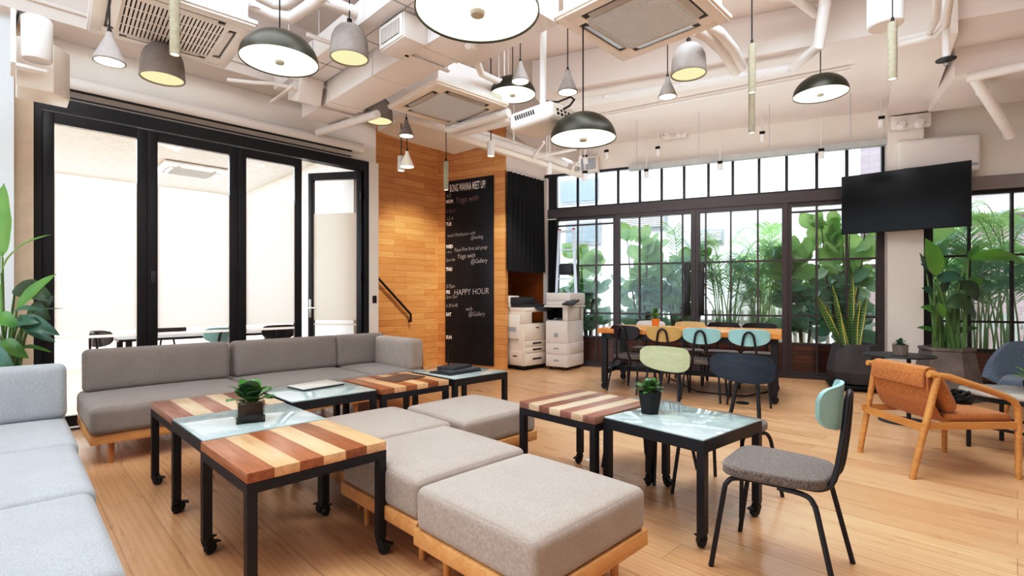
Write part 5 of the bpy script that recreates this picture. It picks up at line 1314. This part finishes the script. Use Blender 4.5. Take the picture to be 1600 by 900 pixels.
# trees and palms beyond the panes
M['fig1'] = leafm('fiddle leaf upper', '#b4d68e', '#78ad72', .22, .4, 1.5); M['fig2'] = leafm('fiddle leaf lower', '#aacbb4', '#73a48d', .2, .32, 1.5)  # sky glare and pane reflection put into these paler, cooler leaf colours
M['palm1'] = leafm('palm leaflet bright', '#b9dc9a', '#86bb88', .4, .45, 1.2); M['palm2'] = leafm('palm leaflet cool', '#b2d6c6', '#7fb6a6', .35, .35, 1.2)  # leaflets paled likewise to carry the sky glare
M['palmst'] = plain('pale palm stalk', '#9fb98a', .6)
def figtree(label, t, d, h, rad, nleaf, seed, group='fiddle-leaf fig trees outside'):
    rnd = random.Random(seed); b = WP(t, d, .40); r = thing('fiddle_leaf_fig', label, 'tree', b, WROT, group)
    tr = MB(); br = []
    for k in range(5):
        a = rnd.uniform(-1, 1); tip = Vector((a * rad * .8, rnd.uniform(-.1, .12), h * rnd.uniform(.65, 1.0)))
        pts = [Vector((a * .06, 0, 0)), Vector((a * rad * .3, 0, h * .25)), Vector((a * rad * .6, tip.y * .6, h * .55)), tip]; tr.tube(pts, [.022, .018, .013, .007], 7); br.append(pts)
    tr.build('trunk', M['bark'], r)
    for part, mt, lo, hi, cnt in (('upper_leaves', 'fig1', .62, 1.08, int(nleaf * .45)), ('lower_leaves', 'fig2', .2, .72, int(nleaf * .55))):
        m = MB()
        for i in range(cnt):
            f = rnd.uniform(lo, hi); pts = rnd.choice(br); k = min(2.99, f * 3) if f < 1 else 2.99; i_ = int(k); q = pts[i_].lerp(pts[i_ + 1], k - i_) + Vector((rnd.uniform(-.1, .1), rnd.uniform(-.08, .08), rnd.uniform(-.05, .06)))
            a = rnd.uniform(0, 2 * PI); el = rnd.uniform(.2, 1.2) if f > .8 else rnd.uniform(-.6, .6); l = rnd.uniform(.30, .46)
            dv_ = Vector((math.cos(a) * math.cos(el), math.sin(a) * math.cos(el) * .55, math.sin(el)))
            leaf(m, q, q + dv_ * l, l * rnd.uniform(.66, .86), (rnd.uniform(-.5, .5), -.8, 1), -l * .12, nu=7, fold=.12, peak=.62)
        o = m.build(part, M[mt], r, recalc=False)
    return r
figtree('fiddle-leaf fig tree outside the far left window pane', tU(908), .5, 1.75, .40, 80, 1)
figtree('fiddle-leaf fig tree outside the left glass door, with the tallest bright leaves', tU(995), .5, 2.05, .42, 84, 2)
figtree('fiddle-leaf fig tree outside, by the door stile', tU(1052), .5, 1.62, .28, 50, 3)
figtree('fiddle-leaf fig tree outside the pane left of the snake plant', tU(1262), .45, 1.85, .36, 96, 4)
figtree('fiddle-leaf fig tree outside behind the snake plant', tU(1328), .45, 1.95, .40, 110, 5)
figtree('fiddle-leaf fig tree outside just right of the column', tU(1440), .5, 1.75, .3, 50, 6)
def palm(label, t, d, h, nf, seed, spread=.8, mats=('palm1', 'palm2'), group='feathery palms outside'):
    rnd = random.Random(seed); b = WP(t, d, .40); r = thing('areca_palm', label, 'palm', b, WROT, group); ps = [MB(), MB()]; st = MB()
    for i in range(nf):
        a = rnd.uniform(0, 2 * PI); hh = h * rnd.uniform(.45, 1.0); out = spread * rnd.uniform(.5, 1.0); foot = Vector((rnd.uniform(-.18, .18), rnd.uniform(-.12, .12), 0))
        P0 = foot; P1 = foot + Vector((math.cos(a) * out * .12, math.sin(a) * out * .07, hh * .75)); P2 = foot + Vector((math.cos(a) * out * .5, math.sin(a) * out * .25, hh * 1.08)); P3 = foot + Vector((math.cos(a) * out * 1.0, math.sin(a) * out * .4, hh * .92))
        def bz(t): return P0 * (1 - t) ** 3 + P1 * 3 * t * (1 - t) ** 2 + P2 * 3 * t * t * (1 - t) + P3 * t ** 3
        st.tube([bz(k / 8) for k in range(9)], [.012, .011, .010, .009, .008, .007, .005, .004, .003], 5)
        m = ps[i % 2]
        for k in range(22):
            t_ = .36 + .64 * k / 21; q = bz(t_); d_ = (bz(min(1, t_ + .02)) - bz(t_ - .02)).normalized()
            sd = d_.cross(Vector((0, 0, 1))); sd = sd.normalized() if sd.length > .05 else Vector((1, 0, 0)); ll = .34 * math.sin(PI * (.12 + .84 * (t_ - .36) / .64)) ** .7 + .04
            for s in (-1, 1):
                tip = q + (sd * s * .8 + d_ * .65 + Vector((0, 0, -.15 + rnd.uniform(-.15, .15)))) * ll; w = .012
                w0 = d_ * w; mid = q.lerp(tip, .5) + Vector((0, 0, .03))
                vs = [m.bm.verts.new(x) for x in (q - w0 * .6, mid - w0, tip, mid + w0, q + w0 * .6)]; m.bm.faces.new(vs)
    ps[0].build('bright_fronds', M[mats[0]], r, recalc=False, smooth=0); ps[1].build('cool_fronds', M[mats[1]], r, recalc=False, smooth=0); st.build('stalks', M['palmst'], r)
    return r
palm('feathery palm outside, just left of the door stile', tU(1072), .46, 2.1, 12, 21, .55)
palm('feathery palm outside the right glass door, left half', tU(1130), .5, 1.9, 16, 22, .7)
palm('feathery palm outside the right glass door, right half', tU(1190), .46, 1.75, 16, 23, .6)
palm('feathery palm outside the rightmost window, nearest the column', tU(1510), .46, 1.7, 14, 24, .6)
palm('feathery palm outside the rightmost window, tallest', tU(1570), .5, 2.1, 16, 25, .8)
palm('feathery palm outside the rightmost window, cut by the right edge', tU(1625), .5, 2.3, 14, 26, .8)
palm('bushy distant palm behind the picket fence, behind the right glass door', tU(1215), 2.6, 2.4, 18, 27, 1.0, ('palm1', 'palm1'), 'palms behind the fence')
palm('bushy distant palm behind the picket fence at the far right', tU(1560), 2.6, 2.4, 18, 28, 1.0, ('palm1', 'palm1'), 'palms behind the fence')

# ================================================================== LIGHT AND CAMERA
w = bpy.data.worlds.new('sky'); scene.world = w; w.use_nodes = True
bg = w.node_tree.nodes['Background']; bg.inputs[0].default_value = (.90, .96, 1.0, 1); bg.inputs[1].default_value = 3.2
def area(name, loc, rot, sx, sy, power, color):
    l = bpy.data.lights.new(name, 'AREA'); l.shape = 'RECTANGLE'; l.size = sx; l.size_y = sy; l.energy = power; l.color = color
    o = bpy.data.objects.new(name, l); COL.objects.link(o); o.location = loc; o.rotation_euler = rot; return o
WARM = (1.0, .86, .70); NEUT = (1.0, .98, .96)
area('ceiling_fill_light', (1.6, 3.0, 4.30), (0, 0, 0), 3.0, 2.5, 190, NEUT)  # added fill lamp above the view, not a fitting of the room
area('ceiling_fill_light', (-1.8, 2.0, 4.30), (0, 0, 0), 3.0, 2.5, 130, NEUT)  # second added fill lamp, likewise unseen
area('inner_room_fill', AQ(.6, 9.0, 3.25), (0, 0, R(45)), 4.5, 3.5, 430, (.96, .98, 1))  # lamp added behind the partition so the frosted film looks bright
area('slab_fill_light', (2.6, 6.6, 2.2), (PI, 0, WROT), 4.5, 2.0, 42, (1, .93, .87))  # added upward fill for the lowered slab; no fitting hangs there
def spotl(name, loc, tgt, power, size, color):
    l = bpy.data.lights.new(name, 'SPOT'); l.energy = power; l.spot_size = R(size); l.spot_blend = .8; l.color = color; l.shadow_soft_size = .08
    o = bpy.data.objects.new(name, l); COL.objects.link(o); o.location = loc; o.rotation_euler = (Vector(tgt) - Vector(loc)).to_track_quat('-Z', 'Y').to_euler(); return o
spotl('wall_spot', (-.9, 7.2, 3.3), (-1.75, 8.75, 1.7), 190, 60, WARM)
spotl('wall_spot', (.1, 7.3, 3.3), (-.5, 8.7, 1.2), 130, 60, WARM)
sl_ = bpy.data.lights.new('sun', 'SUN'); sl_.energy = 5.0; sl_.angle = R(12); sl_.color = (1, .98, .95)
so = bpy.data.objects.new('sun', sl_); COL.objects.link(so); so.rotation_euler = Vector((.45, .72, -1.25)).to_track_quat('-Z', 'Y').to_euler()
for (u, tv_) in ((915, 590), (1010, 610), (1125, 600), (1190, 640), (1283, 610)):
    w_ = WP(tU(u), -.75); g_ = atz(u, tv_, 0); spotl('daylight_fill_spot', (w_.x, w_.y, 3.7), (g_.x, g_.y, 0), 110, 80, NEUT)  # added spots standing in for window daylight on the floor
cam = bpy.data.cameras.new('camera'); co = bpy.data.objects.new('camera', cam); COL.objects.link(co)
co.location = (0, 0, H); co.rotation_euler = (R(90), 0, 0); cam.sensor_width = 36; cam.sensor_fit = 'HORIZONTAL'; cam.lens = F * 36 / 1600; cam.shift_y = 12 / 1600; cam.clip_start = .05
scene.camera = co
scene.view_settings.view_transform = 'Standard'; scene.view_settings.look = 'None'; vs_ = scene.view_settings; vs_.exposure = -0.08
try:
    vs_.use_white_balance = True; vs_.white_balance_temperature = 5750; vs_.white_balance_tint = 6
except AttributeError: pass
vs_.use_curve_mapping = True
cm = vs_.curve_mapping; cv = cm.curves[3]; cv.points.new(.07, .045); cv.points.new(.30, .285); cv.points.new(.72, .77); cm.update()
